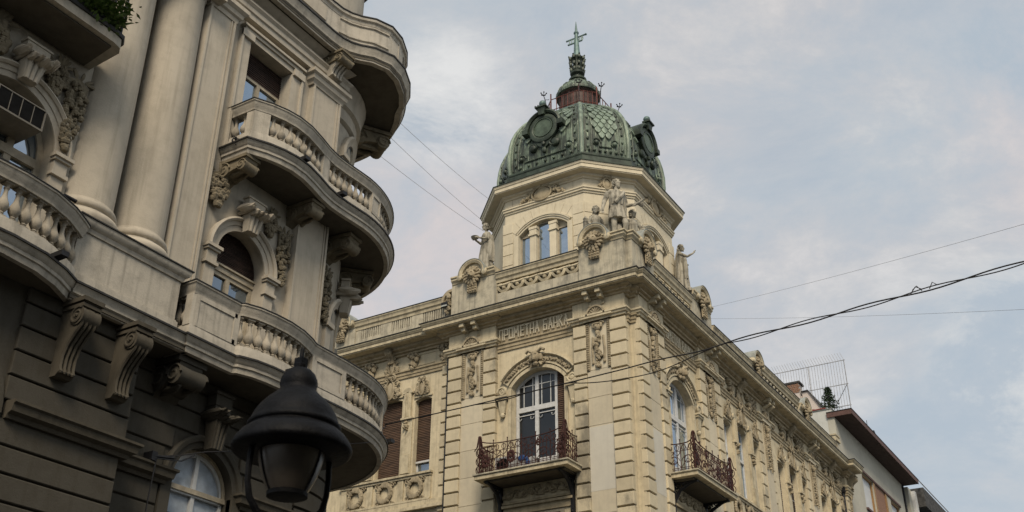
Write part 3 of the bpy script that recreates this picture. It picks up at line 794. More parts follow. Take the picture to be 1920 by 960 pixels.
# ---- the balcony doors with their arched heads, iron balconies and shutters
def door_bay(fr):
    c = (DO[0] + DO[1]) / 2; hw = (DO[1] - DO[0]) / 2; zs = DO[3]; ri_ = DO[4]
    b = B(fr)                               # jamb moulding and inner arch
    for s_ in (-1, 1): b.box(c + s_ * hw - (.0 if s_ > 0 else .13), c + s_ * hw + (.13 if s_ > 0 else 0), 0, .07, 13.42, zs)
    b.seg([(0, 0), (.13, 0), (.13, .07), (0, .07)], c, zs, hw, ri_)
    b.seg([(.17, 0), (.23, 0), (.23, .10), (.17, .10)], c, zs, hw, ri_, 0)
    b.seg([(.48, 0), (.58, 0), (.58, .16), (.52, .18), (.48, .12)], c, zs, hw, ri_, 0)
    b.seg([(.22, 0), (.49, 0), (.49, .07), (.22, .05)], c, zs, hw, ri_, 0)
    part('arch_moulding', b, 'mould', bank, fr)
    b = B(fr); rad, zc_, an = segarc(hw, ri_)
    for i in range(64):
        a = PI / 2 - an * .93 + an * 1.86 * i / 63
        if abs(a - PI / 2) < R(7): continue
        q = .355 + RB.uniform(-.06, .06)
        b.blob(c + (rad + q) * math.cos(a), .08, zs + zc_ + (rad + q) * math.sin(a), .07, .06, .05, 6, 4, a)
    SPLIT.add('carved_garland'); part('carved_garland', b, 'relief', bank, fr)
    b = B(fr)                               # animal mask at the crown
    zc = zs + ri_ + .42
    b.blob(c, .2, zc, .17, .16, .24, 10, 6); b.blob(c, .33, zc - .1, .09, .1, .12); b.blob(c, .2, zc - .3, .12, .1, .09)
    for s_ in (-1, 1):
        b.tube([(c + s_ * .12, .22, zc + .16), (c + s_ * .28, .26, zc + .26), (c + s_ * .40, .24, zc + .18)], .06, 6)
        b.blob(c + s_ * .2, .16, zc - .04, .1, .1, .16); b.blob(c + s_ * .07, .33, zc + .06, .035); b.scroll(c + s_ * .3, .12, zc - .16, .13, 1.2, s_, .32)
        b.tube([(c + s_ * .14, .16, zc - .24), (c + s_ * .24, .14, zc - .36)], .06, 5)
    part('animal_mask', b, 'relief', bank, fr)
    for s_ in (-1, 1):                      # corbels that carry the arch
        x = c + s_ * (hw + .37); b = B(fr)
        b.box(x - .22, x + .22, 0, .2, 16.52, 16.6); b.box(x - .26, x + .26, 0, .24, 16.60, 16.67)
        b.hexa([(x - .1, 0, 16.0), (x + .1, 0, 16.0), (x + .1, .1, 16.0), (x - .1, .1, 16.0)], [(x - .17, 0, 16.52), (x + .17, 0, 16.52), (x + .17, .16, 16.52), (x - .17, .16, 16.52)])
        b.blob(x, .08, 15.92, .11, .09, .1); b.scroll(x, .14, 16.84, .2, 1.5, s_, .26); b.blob(x, .1, 16.84, .17, .07)
        part('arch_corbel', b, 'mould', bank, fr)
    x0, x1 = DO[0] + .46, DO[1] - .02
    window(fr, bank, x0, x1, 13.44, zs + .56, 0, -.32, 2, 16.1, 'white', 'glass' if fr is FL else 'glassblue', .125, 'balcony_door', mun=True)
    b = B(fr); rad, zc_, an = segarc(hw, ri_); hp = [(lerp(x0, x1, i / 16), zs + zc_ + math.sqrt(max(0, rad * rad - (lerp(x0, x1, i / 16) - c) ** 2))) for i in range(17)]
    b.prism([(x, z + .02) for x, z in hp] + [(x, z - .12) for x, z in reversed(hp)], -.36, -.255); part('door_head', b, 'white', bank, fr)
    b = B(fr); b.box(x0 + .1, x0 + .92, -.30, -.26, 13.5, 14.15); b.box(x0 + 1.0, x1 - .1, -.30, -.26, 13.5, 14.15)   # solid lower door panels
    for a in (x0 + .1, x0 + 1.0):
        for k in (0, 1): b.scroll(a + .14 + k * .54, -.27, 15.78, .12, .5, 1, .12, PI)
        b.box(a, a + .85, -.29, -.265, 15.86, 15.89)
    part('door_panel', b, 'white', bank, fr)
    blind(fr, bank, DO[0] + .01, x0 - .01, 13.44, zs + .5, -.25, 'wood', .075)
    b = B(fr); b.box(DO[0] + .3, DO[1] + .1, -.49, -.40, 13.3, 17.6); part('door_backing', b, 'black', bank, fr)
    # slab
    p0, p1, pz = 2.15, 5.95, 13.42; dp = 1.2
    b = B(fr); b.slab([(p0, 0), (p0, dp), (p1, dp), (p1, 0)], pz - .2, pz - .04)
    bal = part('balcony', b, 'mould', bank, fr)
    b = B(fr); b.sweep([(0, pz - .05), (.05, pz - .05), (.05, pz), (-.3, pz)], [(p0, 0), (p0, dp), (p1, dp), (p1, 0)]); b.slab([(p0 + .1, 0), (p0 + .1, dp - .1), (p1 - .1, dp - .1), (p1 - .1, 0)], pz - .045, pz - .006); part('slab_edge', b, 'weather', bal)
    b = B(fr); b.box(p0 + .25, p1 - .25, 0, dp - .25, pz - .27, pz - .2); part('slab_soffit', b, 'soffitshade', bal)
    for x in (p0 + .42, p1 - .42):
        b = B(fr); b.tube([(x, .04, pz - 1.5), (x, .10, pz - .9), (x, .32, pz - .55), (x, .72, pz - .34), (x, 1.0, pz - .27)], [.06, .07, .07, .06, .05], 6)
        b.box(x - .07, x + .07, 0, .12, pz - 1.6, pz - .25); b.box(x - .06, x + .06, 0, 1.02, pz - .33, pz - .25)
        for k, (dd, zz, q) in enumerate(((.22, -.42, .13), (.5, -.36, .09), (.1, -1.5, .11))):
            b.tube([(x, dd + q * math.cos(t * .6) * (1 - t / 14), pz + zz + q * math.sin(t * .6) * (1 - t / 14)) for t in range(12)], .03, 5)
        part('iron_bracket', b, 'black', bal)
    # wrought iron railing
    e = dp - .12; zt = pz + 1.05
    b = B(fr); tb = b.tube; r1, r2 = .022, .013
    a0, a1 = p0 + .14, p1 - .14
    for x, d in ((a0, e), (a1, e)):
        tb([(x, d, pz), (x, d, zt + .30)], .035, 6); b.blob(x, d, zt + .34, .07)
        for k, (dx, dd) in enumerate(((.16, 0), (-.16, 0), (0, .16), (0, -.16))):
            tb([(x + dx * t / 6, d + dd * t / 6, zt + .26 - .30 * (t / 6) ** 2 + .12 * math.sin(t)) for t in range(9)], .02, 5)
            for q in (.18, .5, .82): tb([(x + dx * .9 * math.sin(t * .52), d + dd * .9 * math.sin(t * .52), pz + q + .16 * math.cos(t * .52)) for t in range(13)], .018, 4)
    def rail_run(P, n):
        for zz, rr in ((.10, r2), (.16, r2), (.78, r2), (1.05, r1)):
            pts = []
            for i in range(n * 4 + 1):
                t = i / (n * 4); sag = .20 * (2 * abs(t - .5)) ** 4 if zz > 1 else 0
                pts.append((*P(t), pz + zz + sag))
            tb(pts, rr, 5)
        for i in range(n * 4 + 1):
            t = i / (n * 4); q = P(t); main = i % 4 == 0
            tb([(*q, pz), (*q, pz + (1.18 if main else (1.02 if i % 2 else .78)))], .017 if main else r2, 5)
            if main: b.blob(q[0], q[1], pz + 1.2, .028)
        for i in range(n):                 # scrollwork in each bay
            ta, tb_ = i / n, (i + 1) / n; um = (ta + tb_) / 2; h = (tb_ - ta) / 2
            for s_ in (-1, 1):
                tb([(*P(um + s_ * h * (.85 * math.cos(k * .45) * (1 - k / 16))), pz + .42 + .22 * math.sin(k * .45) * (1 - k / 18)) for k in range(14)], r2, 4)
                tb([(*P(um + s_ * h * k / 8), pz + .78 + .26 * (k / 8) * (1 - k / 8) * 3.4 * (1 if i % 2 else -.7)) for k in range(9)], r2, 4)
                tb([(*P(um + s_ * h * .5 + h * .3 * math.cos(k * .7)), pz + .91 + .1 * math.sin(k * .7)) for k in range(10)], r2, 4)
            tb([(*P(ta), pz + .16), (*P(um), pz + .50), (*P(tb_), pz + .16)], r2, 4)
    rail_run(lambda t: (lerp(a0, a1, t), e), 6)
    rail_run(lambda t: (a0, lerp(.02, e, t)), 2); rail_run(lambda t: (a1, lerp(.02, e, t)), 2)
    rl = part('railing', b, 'iron', bal)
    b = B(fr)                               # pierced sheet-iron rosettes riveted to the bars
    for x, zz, q in ((a1 - .28, .45, .2), (a1 - .1, .75, .15), (lerp(a0, a1, .62), .48, .2), (a0 + .16, .45, .2), (a0 + .05, .8, .14), (lerp(a0, a1, .3), .8, .11)):
        for k in range(9):
            a = k * .7; b.blob(x + q * .6 * math.cos(a), e + .02, pz + zz + q * .9 * math.sin(a), q * .33, .02, q * .4, 6, 4)
        b.blob(x, e + .03, pz + zz, q * .4, .03)
    SPLIT.add('iron_rosette'); part('iron_rosette', b, 'iron', rl)
    # carved panel and shuttered opening beneath the balcony
    b = B(fr); b.box(2.5, 5.5, 0, .1, 12.5, 12.58); b.box(2.55, 5.45, 0, .16, 12.36, 12.45); b.box(2.6, 5.4, 0, .07, 12.12, 12.36)
    part('lower_lintel', b, 'bedmould', bank, fr)  # dark moulding colour stands in for the shaded recess below the balcony
    b = B(fr)
    for i in range(9): b.scroll(2.75 + i * .3, .04, 12.85, .16, 1.3, 1 if i % 2 else -1, .28)
    foliage(b, [(2.6, 12.85, .14), (4, 12.9, .2), (5.4, 12.85, .14)], .08, 60, .08); part('carved_frieze', b, 'relief', bank, fr)
    b = B(fr); b.box(2.95, 5.05, -.02, .02, 8.7, 12.1); sp = part('lower_window', b, 'beige', bank, fr)
    blind(fr, sp, 3.1, 3.95, 8.8, 12.0, .03, 'wood', .1).matrix_basis = Matrix.Identity(4)
    blind(fr, sp, 4.05, 4.9, 8.8, 12.0, .03, 'wood', .1).matrix_basis = Matrix.Identity(4)
for fr in (FL, FR): door_bay(fr)

# ---- the wings
def wing_bay(fr, c, sb, x0, x1):
    T = -sb
    g = group(c); zs = [17.45, 17.6, 17.45]; ri_ = [.1, .12, .1]
    for (a, e), z, r_ in zip(g, zs, ri_):
        if fr is FL:
            mid = abs((a + e) / 2 - c) < .3; lo = 14.55 if mid else 14.98
            blind(fr, bank, a + .02, e - .02, lo, z + r_ * .6, T - .22, 'wood', .07)
            if not mid:
                b = B(fr); b.box(a + .02, e - .02, T - .24, T - .16, lo - .07, lo); part('shutter_rail', b, 'white', bank, fr)
            b = B(fr); b.box(a, e, T - .42, T - .3, 14.5, z + r_); part('window_back', b, 'black', bank, fr)
            window(fr, bank, a + .01, e - .01, 14.5, z - .02, 0, T - .29, 1, 16.4, 'white', 'glassmid', .07)
        else:
            window(fr, bank, a + .01, e - .01, 14.5, z, r_ * .9, T - .26, 1 if e - a < 1 else 2, 16.3, 'white', 'glassblue' if (c < 15) else 'glassmid', .07)
            if c > 15:
                blind(fr, bank, a + .1, e - .1, 15.1 if c < 20 else 14.6, z, T - .2, 'darkwood', .09)
            b = B(fr); b.box(a - .02, e + .02, T - .5, T - .42, 14.4, z + r_ + .05); part('window_back', b, 'black', bank, fr)
    for a, e in ((g[0][1], g[1][0]), (g[1][1], g[2][0])):   # slim piers with a corbel drop
        m_ = (a + e) / 2; b = B(fr)
        b.box(m_ - .25, m_ + .25, T, T + .07, 14.5, 16.72); b.box(m_ - .2, m_ + .2, T, T + .11, 14.5, 15.25)
        b.box(m_ - .27, m_ + .27, T, T + .16, 16.72, 16.79); b.box(m_ - .17, m_ + .17, T, T + .12, 16.79, 17.85)
        for k in (-.08, 0, .08): b.box(m_ + k - .02, m_ + k + .02, T + .1, T + .15, 16.82, 17.8)
        b.arch([(-.17, T), (0, T), (0, T + .14), (-.17, T + .12)], m_, 17.82, .24, 0, PI, 12)
        part('window_pier', b, 'mould', bank, fr)
        b = B(fr); foliage(b, [(m_, 16.68, .12), (m_, 16.5, .14), (m_, 16.3, .04)], .06, 16, .14 + T if T > 0 else .14)
        if T: b.v = [(x, y - T, z) for x, y, z in b.v]
        part('pier_drop', b, 'relief', bank, fr)
    orn('cartouche', me_shield, fr, c, T + .05, 18.15); orn('cartouche', me_shieldS, fr, c - 1.6, T + .05, 17.95); orn('cartouche', me_shieldS, fr, c + 1.6, T + .05, 17.95)
    b = B(fr)                               # window heads: raised lintel ledges
    for (a, e), z, r_ in zip(g, zs, ri_): b.box(a - .04, e + .04, T, T + .06, z + r_ + .02, z + r_ + .1)
    b.box(c - 2.25, c + 2.25, T, T + .16, 14.36, 14.44); b.box(c - 2.22, c + 2.22, T, T + .10, 14.27, 14.355)
    b.box(c - 2.2, c + 2.2, T, T + .13, 13.32, 13.40)
    for k in (-2.05, -.75, .75, 2.05):
        b.box(c + k - .14, c + k + .14, T, T + .06, 13.41, 14.262)
    part('sill_band', b, 'mould', bank, fr)
    b = B(fr); b.box(x0, x1, T, T + .12, 13.12, 13.31); b.box(x0, x1, T, T + .2, 12.98, 13.1); part('storey_band', b, 'mould', bank, fr)
    for k in (-1.45, 0, 1.45): orn('wreath', me_wreath, fr, c + k, T + .02, 13.86)
    # frieze: a console with a cartouche at the centre, festoons either side
    orn('frieze_console', me_fcons, fr, c, T + .02, 19.86); orn('cartouche', me_shieldS, fr, c, T + .05, 19.15)
    for k in (-1.1, 1.1): orn('festoon', me_fest, fr, c + k, T + .03, 19.5)
    for x in (x0 + .35, x1 - .35): orn('festoon', me_fest, fr, x, T + .03, 19.55, .95)
    b = B(fr)
    for k in (-1.7, 1.7):
        b.box(c + k - .42, c + k + .42, T, T + .03, 19.44, 19.48); b.box(c + k - .42, c + k + .42, T, T + .03, 18.98, 19.02)
    part('frieze_panel', b, 'mould', bank, fr)
wing_bay(FL, 11.05, WB, 8.1, 14.1)
ex = [8.1, 12.6, 14.35, 19.25, 21.0, 25.75]
for c, (a, e) in zip((10.55, 17.2, 23.75), ((8.1, 12.6), (14.35, 19.25), (21.0, 25.75))): wing_bay(FR, c, 0, a, e)
def wing_pil(fr, a, sb=0.):
    quoins(fr, a, a + .5, ZQ, 18.8, .10, sb); part('pilaster_core', quoin_core(fr, a, a + .5, .10, sb), 'quoin', bank, fr)
    quoins(fr, a + 1.35, a + 1.75, ZQ, 18.8, .10, sb); part('pilaster_core', quoin_core(fr, a + 1.35, a + 1.75, .10, sb), 'quoin', bank, fr)
    b = B(fr); b.box(a + .5, a + 1.35, -.02 - sb, .14 - sb, 0, 18.8); b.box(a + .44, a + 1.41, -sb, .24 - sb, 18.8, 18.9); part('pilaster_panel', b, 'panel', bank, fr)
    orn('mask_drop', me_mask2, fr, a + .92, .14 - sb, 18.78)
    b = B(fr); c = a + .92
    b.prism([(c + .3 * math.cos(PI * i / 10), 19.0 + .42 * math.sin(PI * i / 10)) for i in range(11)], .1 - sb, .24 - sb)
    b.hlathe([(.2, .2), (.2, .3), (.13, .3), (.10, .24), (.0, .22)], c, -sb, 19.18, 'd', 12); part('oval_boss', b, 'relief', bank, fr)
    b = B(fr)
    for k in (-.24, .24): b.box(c + k - .09, c + k + .09, 0, .62, 19.72, 19.893); b.tube([(c + k, .5, 19.7), (c + k, .56, 19.6), (c + k, .40, 19.55), (c + k, .2, 19.45)], .08, 6)
    part('cornice_bracket', b, 'mould', bank, fr)
for a in wpil: wing_pil(FR, a)
wing_pil(FL, 14.1, WB)
quoins(FL, 8.12, 8.5, ZQ, 18.8, .08, WB)
quoins(FR, 25.75, 26.1, ZQ, 18.8, .3); b = B(FR); b.box(25.76, RX - .01, 0, .26, 0, 18.8); part('pilaster_panel', b, 'panel', bank, FR)
orn('mask_drop', me_mask2, FR, 26.33, .27, 18.75, .75); orn('frieze_console', me_fcons, FR, 26.35, .3, 19.7, 1.15)
b = B(FR); b.tube([(25.66, .12, 0), (25.66, .12, 18.8)], .085, 8); b.box(25.52, 25.8, .02, .28, 18.7, 19.0); part('drain_pipe', b, 'black', bank, FR)
b = B(FL); b.tube([(8.03, .06, 0), (8.03, .06, 18.9)], .06, 8); part('drain_pipe', b, 'black', bank, FL)

# ---- parapets
def para(fr, x0, x1, sb, kind, zc=21.95):
    b = B(fr); T = -sb
    b.box(x0, x1, T - .35, T, 20.2, 20.9 if kind == 'slot' else 21.15)
    if kind == 'ros':
        b.box(x0, x1, T - .35, T - .28, 21.15, 21.62)
        n = int((x1 - x0) / .56); st = (x1 - x0) / n
        for i in range(n): orn('parapet_rosette', me_ros, fr, x0 + st * (i + .5), T - .17, 21.43)
    elif kind == 'slot':
        n = 3; L = (x1 - x0) / n
        b.box(x0, x1, T - .34, T - .14, 20.9, 21.35)
        for i in range(n):
            a = x0 + L * i; b.box(a, a + L * .18, T - .14, T, 20.9, 21.35); b.box(a + L * .82, a + L, T - .14, T, 20.9, 21.35)
            for k in range(9): b.box(a + L * (.2 + k * .07), a + L * (.2 + k * .07) + L * .04, T - .14, T - .01, 20.9, 21.35)
    elif kind == 'pend':
        b.box(x0, x1, T - .35, T - .16, 21.15, 21.62); n = int((x1 - x0) / .46); st = (x1 - x0) / n
        for i in range(n):
            x = x0 + st * (i + .5)
            b.hexa([(x - .05, T - .16, 21.16), (x + .05, T - .16, 21.16), (x + .05, T - .02, 21.16), (x - .05, T - .02, 21.16)], [(x - .12, T - .17, 21.43), (x + .12, T - .17, 21.43), (x + .12, T, 21.42), (x - .12, T, 21.42)])
            b.blob(x, T - .07, 21.5, .13, .1, .1); b.blob(x, T - .05, 21.14, .06, .07, .05)
    o = part('parapet', b, 'weather', bank, fr)
    zt = {'ros': 21.62, 'slot': 21.35, 'pend': 21.62, 'plain': 21.15}[kind]
    b = B(fr); b.sweep([(-.4, zt), (.02, zt), (.04, zt + .12), (.10, zt + .17), (.12, zt + .30), (.16, zt + .34), (.16, zt + .39), (-.4, zt + .42)], [(x0, T), (x1, T)]); part('parapet_cap', b, 'mould', bank, fr)
    b = B(fr); b.sweep([(-.4, zt + .422), (.185, zt + .395), (.185, zt + .42), (-.4, zt + .46)], [(x0, T), (x1, T)]); part('cap_flashing', b, 'lead', bank, fr)
def volute_ped(fr, x0, x1, sc_x, sb=0., mask=True, zt=22.05, h=.62):
    """pedestal with a round-headed lion-mask crest"""
    T = -sb; b = B(fr)
    b.box(x0, x1, T - .4, T + .06, 20.2, zt); part('parapet_pedestal', b, 'weather', bank, fr)
    b = B(fr)
    b.sweep([(-.4, zt), (.03, zt), (.05, zt + .08), (.12, zt + .14), (.12, zt + .22), (.17, zt + .25), (.17, zt + .31), (-.4, zt + .33)], [(x0 + .02, T + .06), (x1 - .02, T + .06)])
    part('pedestal_cap', b, 'mould', bank, fr)
    b = B(fr); r = h
    b.arch([(-.14, T - .3), (0, T - .3), (0, T + .28), (-.05, T + .3), (-.14, T + .24)], sc_x, zt + .22, r, R(-8), R(188), 22)
    b.prism([(sc_x + (r - .1) * math.cos(R(-8) + R(196) * i / 20), zt + .22 + (r - .1) * math.sin(R(-8) + R(196) * i / 20)) for i in range(21)], T - .3, T + .13)
    for s_ in (-1, 1): b.hlathe([(.13, -.05), (.13, .26), (.06, .3), (0, .3)], sc_x + s_ * (r - .02), T, zt + .16, 'd', 10)
    part('volute_crest', b, 'mould', bank, fr)
    b = B(fr); b.arch([(.0, T - .34), (.025, T - .34), (.025, T + .31), (0, T + .31)], sc_x, zt + .22, r, R(-8), R(188), 22); part('crest_flashing', b, 'paleflash', bank, fr)
    orn('lion_mask', me_lion, fr, sc_x, T + .15, zt + .12, .98 * h / .62)
for fr in (FL, FR):
    volute_ped(fr, .62, 2.1, 1.36); para(fr, 2.1, 5.85, 0, 'ros'); volute_ped(fr, 5.85, 8.0, 6.92)
b = B(FR)                                   # corner pedestal, with its notch
cp = [(0.0, -.62), (-.05, -.62), (-.05, -.2), (.2, -.2), (.2, .05), (.62, .05), (.62, 0)]
b.slab([(-.05, -.66), (-.05, -.2), (.2, -.2), (.2, .05), (.66, .05), (.66, -.5), (.45, -.66)], 20.2, 22.05); part('parapet_pedestal', b, 'weather', bank, FR)
b = B(FR); b.slab([(.45, -.45), (.45, -1.95), (1.95, -1.95), (1.95, -.45)], 20.3, 22.2); part('statue_base', b, 'weather', bank, FR)
b = B(FR); b.sweep([(-.4, 22.05), (.03, 22.05), (.05, 22.13), (.12, 22.19), (.12, 22.27), (.17, 22.30), (.17, 22.36), (-.4, 22.38)], [(-.05, -.64), (-.05, -.2), (.2, -.2), (.2, .05), (.64, .05)]); part('pedestal_cap', b, 'mould', bank, FR)
para(FL, 8.3, 13.2, WB, 'slot'); volute_ped(FL, 13.2, 14.6, 13.9, WB, True, 21.5, .58); para(FL, 14.6, LY, WB, 'slot')
b = B(FL); b.arch([(-.12, -.4), (0, -.4), (0, .02), (-.12, .02)], 8.05, 21.45, .5, R(-20), R(100), 12); b.scroll(8.15, -.1, 21.3, .28, 1.3, 1, .3); foliage(b, [(8.2, 21.6, .1), (8.15, 21.2, .14), (8.2, 20.9, .06)], .09, 22, .12)
part('side_volute', b, 'relief', bank, FL)
para(FR, 8.0, 12.7, 0, 'plain'); volute_ped(FR, 12.7, 14.0, 13.35, 0, True, 21.5, .6); para(FR, 14.0, 19.6, 0, 'pend'); volute_ped(FR, 19.6, 21.1, 20.5, 0, True, 21.55, .6)
para(FR, 21.1, 25.8, 0, 'plain')
b = B(FR); b.box(25.95, RX, -.45, .06, 20.2, 21.75); part('parapet_pedestal', b, 'weather', bank, FR)
b = B(FR); b.box(25.85, RX + .06, -.5, .14, 21.75, 21.9); b.box(25.9, RX + .02, -.48, .1, 21.9, 22.05); b.box(25.85, RX + .06, -.5, .14, 22.05, 22.13); part('pedestal_cap', b, 'mould', bank, FR)
b = B(FR); b.scroll(25.75, .05, 21.45, .28, 1.3, 1, .3); foliage(b, [(25.8, 21.5, .1), (25.75, 21.1, .1), (25.85, 20.7, .05)], .09, 18, .1); part('side_volute', b, 'relief', bank, FR)
# ---------------------------------------------------------------- corner tower and dome (parts of the bank)
TC = 3.99; TH, TE = 3.39, 1.86              # tower centre (along both fronts), half width, half facet
def octa(h, k=TE / TH): 
    e = h * k
    return [(TC + a, -TC + d) for a, d in ((-h, -e), (-h, e), (-e, h), (e, h), (h, e), (h, -e), (e, -h), (-e, -h))]
for fr in (FL, FR):
    b = B(fr); b.wall(TC - TE, TC + TE, 20.2, 25.95, -1.1, -.6, [(2.86, 5.16, 22.0, 23.86, .48)]); part('tower_wall', b, 'tower', bank, fr)
b = B(FR); o8 = octa(TH); b.slab([o8[1], o8[2], (TC - TE, -1.1), (1.1, -TC + TE)], 20.2, 25.95); b.slab([o8[3], o8[4], o8[5], o8[6], o8[7], o8[0], (1.35, -TC - TE), (1.35, -TC + TE), (TC - TE, -1.35), (TC + TE, -1.35)], 20.2, 25.95)
part('tower_wall', b, 'tower', bank, FR)
b = B(FR); o8 = octa(TH)
b.sweep([(-.2, 25.06), (.04, 25.06), (.05, 25.13), (.10, 25.15), (.10, 25.22), (.14, 25.25), (.14, 25.30), (-.2, 25.32)], o8, True)
b.sweep([(-.2, 25.74), (.05, 25.74), (.07, 25.80), (.16, 25.84), (.18, 25.92), (.49, 25.93), (.49, 25.97), (.52, 25.97), (.52, 26.12), (.55, 26.14), (.58, 26.24), (-.3, 26.28)], o8, True)
part('tower_cornice', b, 'tower', bank, FR)
b = B(FR); b.sweep([(-.3, 26.285), (.61, 26.245), (.61, 26.275), (-.3, 26.40)], o8, True); part('gutter_edge', b, 'copperdark', bank, FR)
me_tcart = g_cartouche(2.1, .80).mesh('cartouche', M['towrel'])
for fr in (FL, FR):
    b = B(fr)                               # arched triple window: archivolt, mullion piers
    c = 4.01
    b.seg([(0, -.62), (0, -.57), (.09, -.57), (.09, -.53), (.16, -.53), (.16, -.50), (.22, -.50), (.22, -.62)], c, 23.86, 1.15, .48)
    for s_ in (-1, 1): b.box(c + s_ * 1.26 - .11, c + s_ * 1.26 + .11, -.6, -.52, 21.6, 23.9)
    part('window_surround', b, 'tower', bank, fr)
    for m_ in (3.57, 4.5):
        b = B(fr); b.box(m_ - .15, m_ + .15, -.85, -.58, 21.9, 24.0); b.box(m_ - .2, m_ + .2, -.85, -.53, 23.72, 23.8); b.box(m_ - .19, m_ + .19, -.85, -.55, 24.02, 24.14); b.box(m_ - .165, m_ + .165, -.85, -.57, 23.8, 24.02)
        part('mullion_pier', b, 'tower', bank, fr)
    for a, e, z in ((4.65, 5.16, 23.86), (3.72, 4.35, 24.32), (2.86, 3.42, 23.86)):
        window(fr, bank, a, e, 21.9, z, .0, -.8, 1, None, 'beige', 'glassblue', .05)
    b = B(fr); rad, zc_, an = segarc(1.15, .48)      # pale boarding that fills the arch above the casements
    b.prism([(2.86, 23.86), (5.16, 23.86)] + [(c + rad * math.cos(PI / 2 - an + 2 * an * i / 14), 23.86 + zc_ + rad * math.sin(PI / 2 - an + 2 * an * i / 14)) for i in range(15)], -.87, -.82); part('arch_boarding', b, 'tower', bank, fr)
    b = B(fr); b.box(2.85, 5.25, -1.08, -.88, 21.8, 24.4); part('window_back', b, 'black', bank, fr)
    for x0, x1 in ((5.46, 5.95), (2.15, 2.64)):   # slightly raised corner stones
        z = 24.62
        while z > 20.6:
            b = B(fr); b.box(x0, x1, -.61, -.572, z - .48, z, .012); part('quoin_block', b, 'tower', bank, fr, 0); z -= .5
    b = B(fr)                               # voussoirs round the window head
    for i in range(9):
        a0 = R(20) + R(140) * i / 9 + R(.7); a1 = R(20) + R(140) * (i + 1) / 9 - R(.7)
        rad, zc_, an = segarc(1.15, .48); q = []
        a0 = PI / 2 - an * 1.02 + 2.04 * an * i / 9 + .006; a1 = PI / 2 - an * 1.02 + 2.04 * an * (i + 1) / 9 - .006
        for a, k in ((a0, rad + .25), (a1, rad + .25), (a1, rad + .68), (a0, rad + .68)): q.append((c + k * math.cos(a), min(25.04, 23.86 + zc_ + k * math.sin(a))))
        v = B(fr); v.prism(q, -.61, -.585); part('voussoir', v, 'tower', bank, fr, 0)
    orn('cartouche', me_tcart, fr, c, -.53, 25.56)
    b = B(fr)
    for x in (2.6, 5.5): b.box(x - .006, x + .006, -.61, -.594, 25.32, 25.74)
    part('panel_joint', b, 'relief', bank, fr)
# chamfer: frame whose s runs across the chamfer, centred on it
q2 = math.sqrt(.5); hc = (TH - TE) / 2
MC = Matrix.Translation((TC - (TH + TE) / 2, TC - (TH + TE) / 2, 0)) @ Matrix(((q2, q2, 0, 0), (-q2, q2, 0, 0), (0, 0, 1, 0), (0, 0, 0, 1)))
FC = Fr(MC, 1)
me_tsm = g_cartouche(.75, .62).mesh('cartouche', M['towrel']); orn('cartouche', me_tsm, FC, -.1, .07, 25.54, 1.)
for i in range(8):
    z = 24.62 - i * .5
    for x0, x1 in ((-1.07, -.02), (.02, 1.07)):
        b = B(FC); b.box(x0, x1, -.01, .03, z - .48, z, .012); part('quoin_block', b, 'tower', bank, FC, 0)

# dome
DP = [(26.36, 3.36), (26.60, 3.34), (26.95, 3.30), (27.02, 3.24), (27.15, 3.17), (27.6, 3.22), (28.1, 3.22), (28.6, 3.165), (29.0, 3.08), (29.4, 2.93), (29.75, 2.745), (30.05, 2.55), (30.32, 2.32), (30.58, 2.06), (30.82, 1.81), (31.02, 1.58), (31.14, 1.44), (31.18, 1.36)]
def dome_h(z):
    for (a, ha), (c, hc_) in zip(DP, DP[1:]):
        if a <= z <= c: return lerp(ha, hc_, (z - a) / (c - a))
    return DP[-1][1]
b = B(FR); rings = [[(x, d, z) for x, d in octa(h)] for z, h in DP]
vs = [p for r_ in rings for p in r_]; fs = [(i * 8 + k, i * 8 + (k + 1) % 8, (i + 1) * 8 + (k + 1) % 8, (i + 1) * 8 + k) for i in range(len(DP) - 1) for k in range(8)]
b.add(vs, fs + [tuple(range(8)), tuple((len(DP) - 1) * 8 + k for k in range(8))])
dome = part('dome', b, 'copper', bank, FR, 25)
b = B(FR); b.sweep([(.0, 27.0), (.06, 26.99), (.11, 27.03), (.13, 27.09), (.11, 27.15), (.06, 27.19), (0, 27.18)], octa(3.16), True); part('base_roll', b, 'copperdark', dome)
b = B(FR); b.sweep([(-.1, 26.4), (.05, 26.4), (.03, 26.93), (-.1, 26.96)], octa(3.33), True); part('dome_skirt', b, 'copperdark', dome)
for k in range(8):
    b = B(FR); b.tube([(*octa(h + .01)[k], z) for z, h in DP[4:]], .10, 8); part('rib', b, 'copperscale', dome)
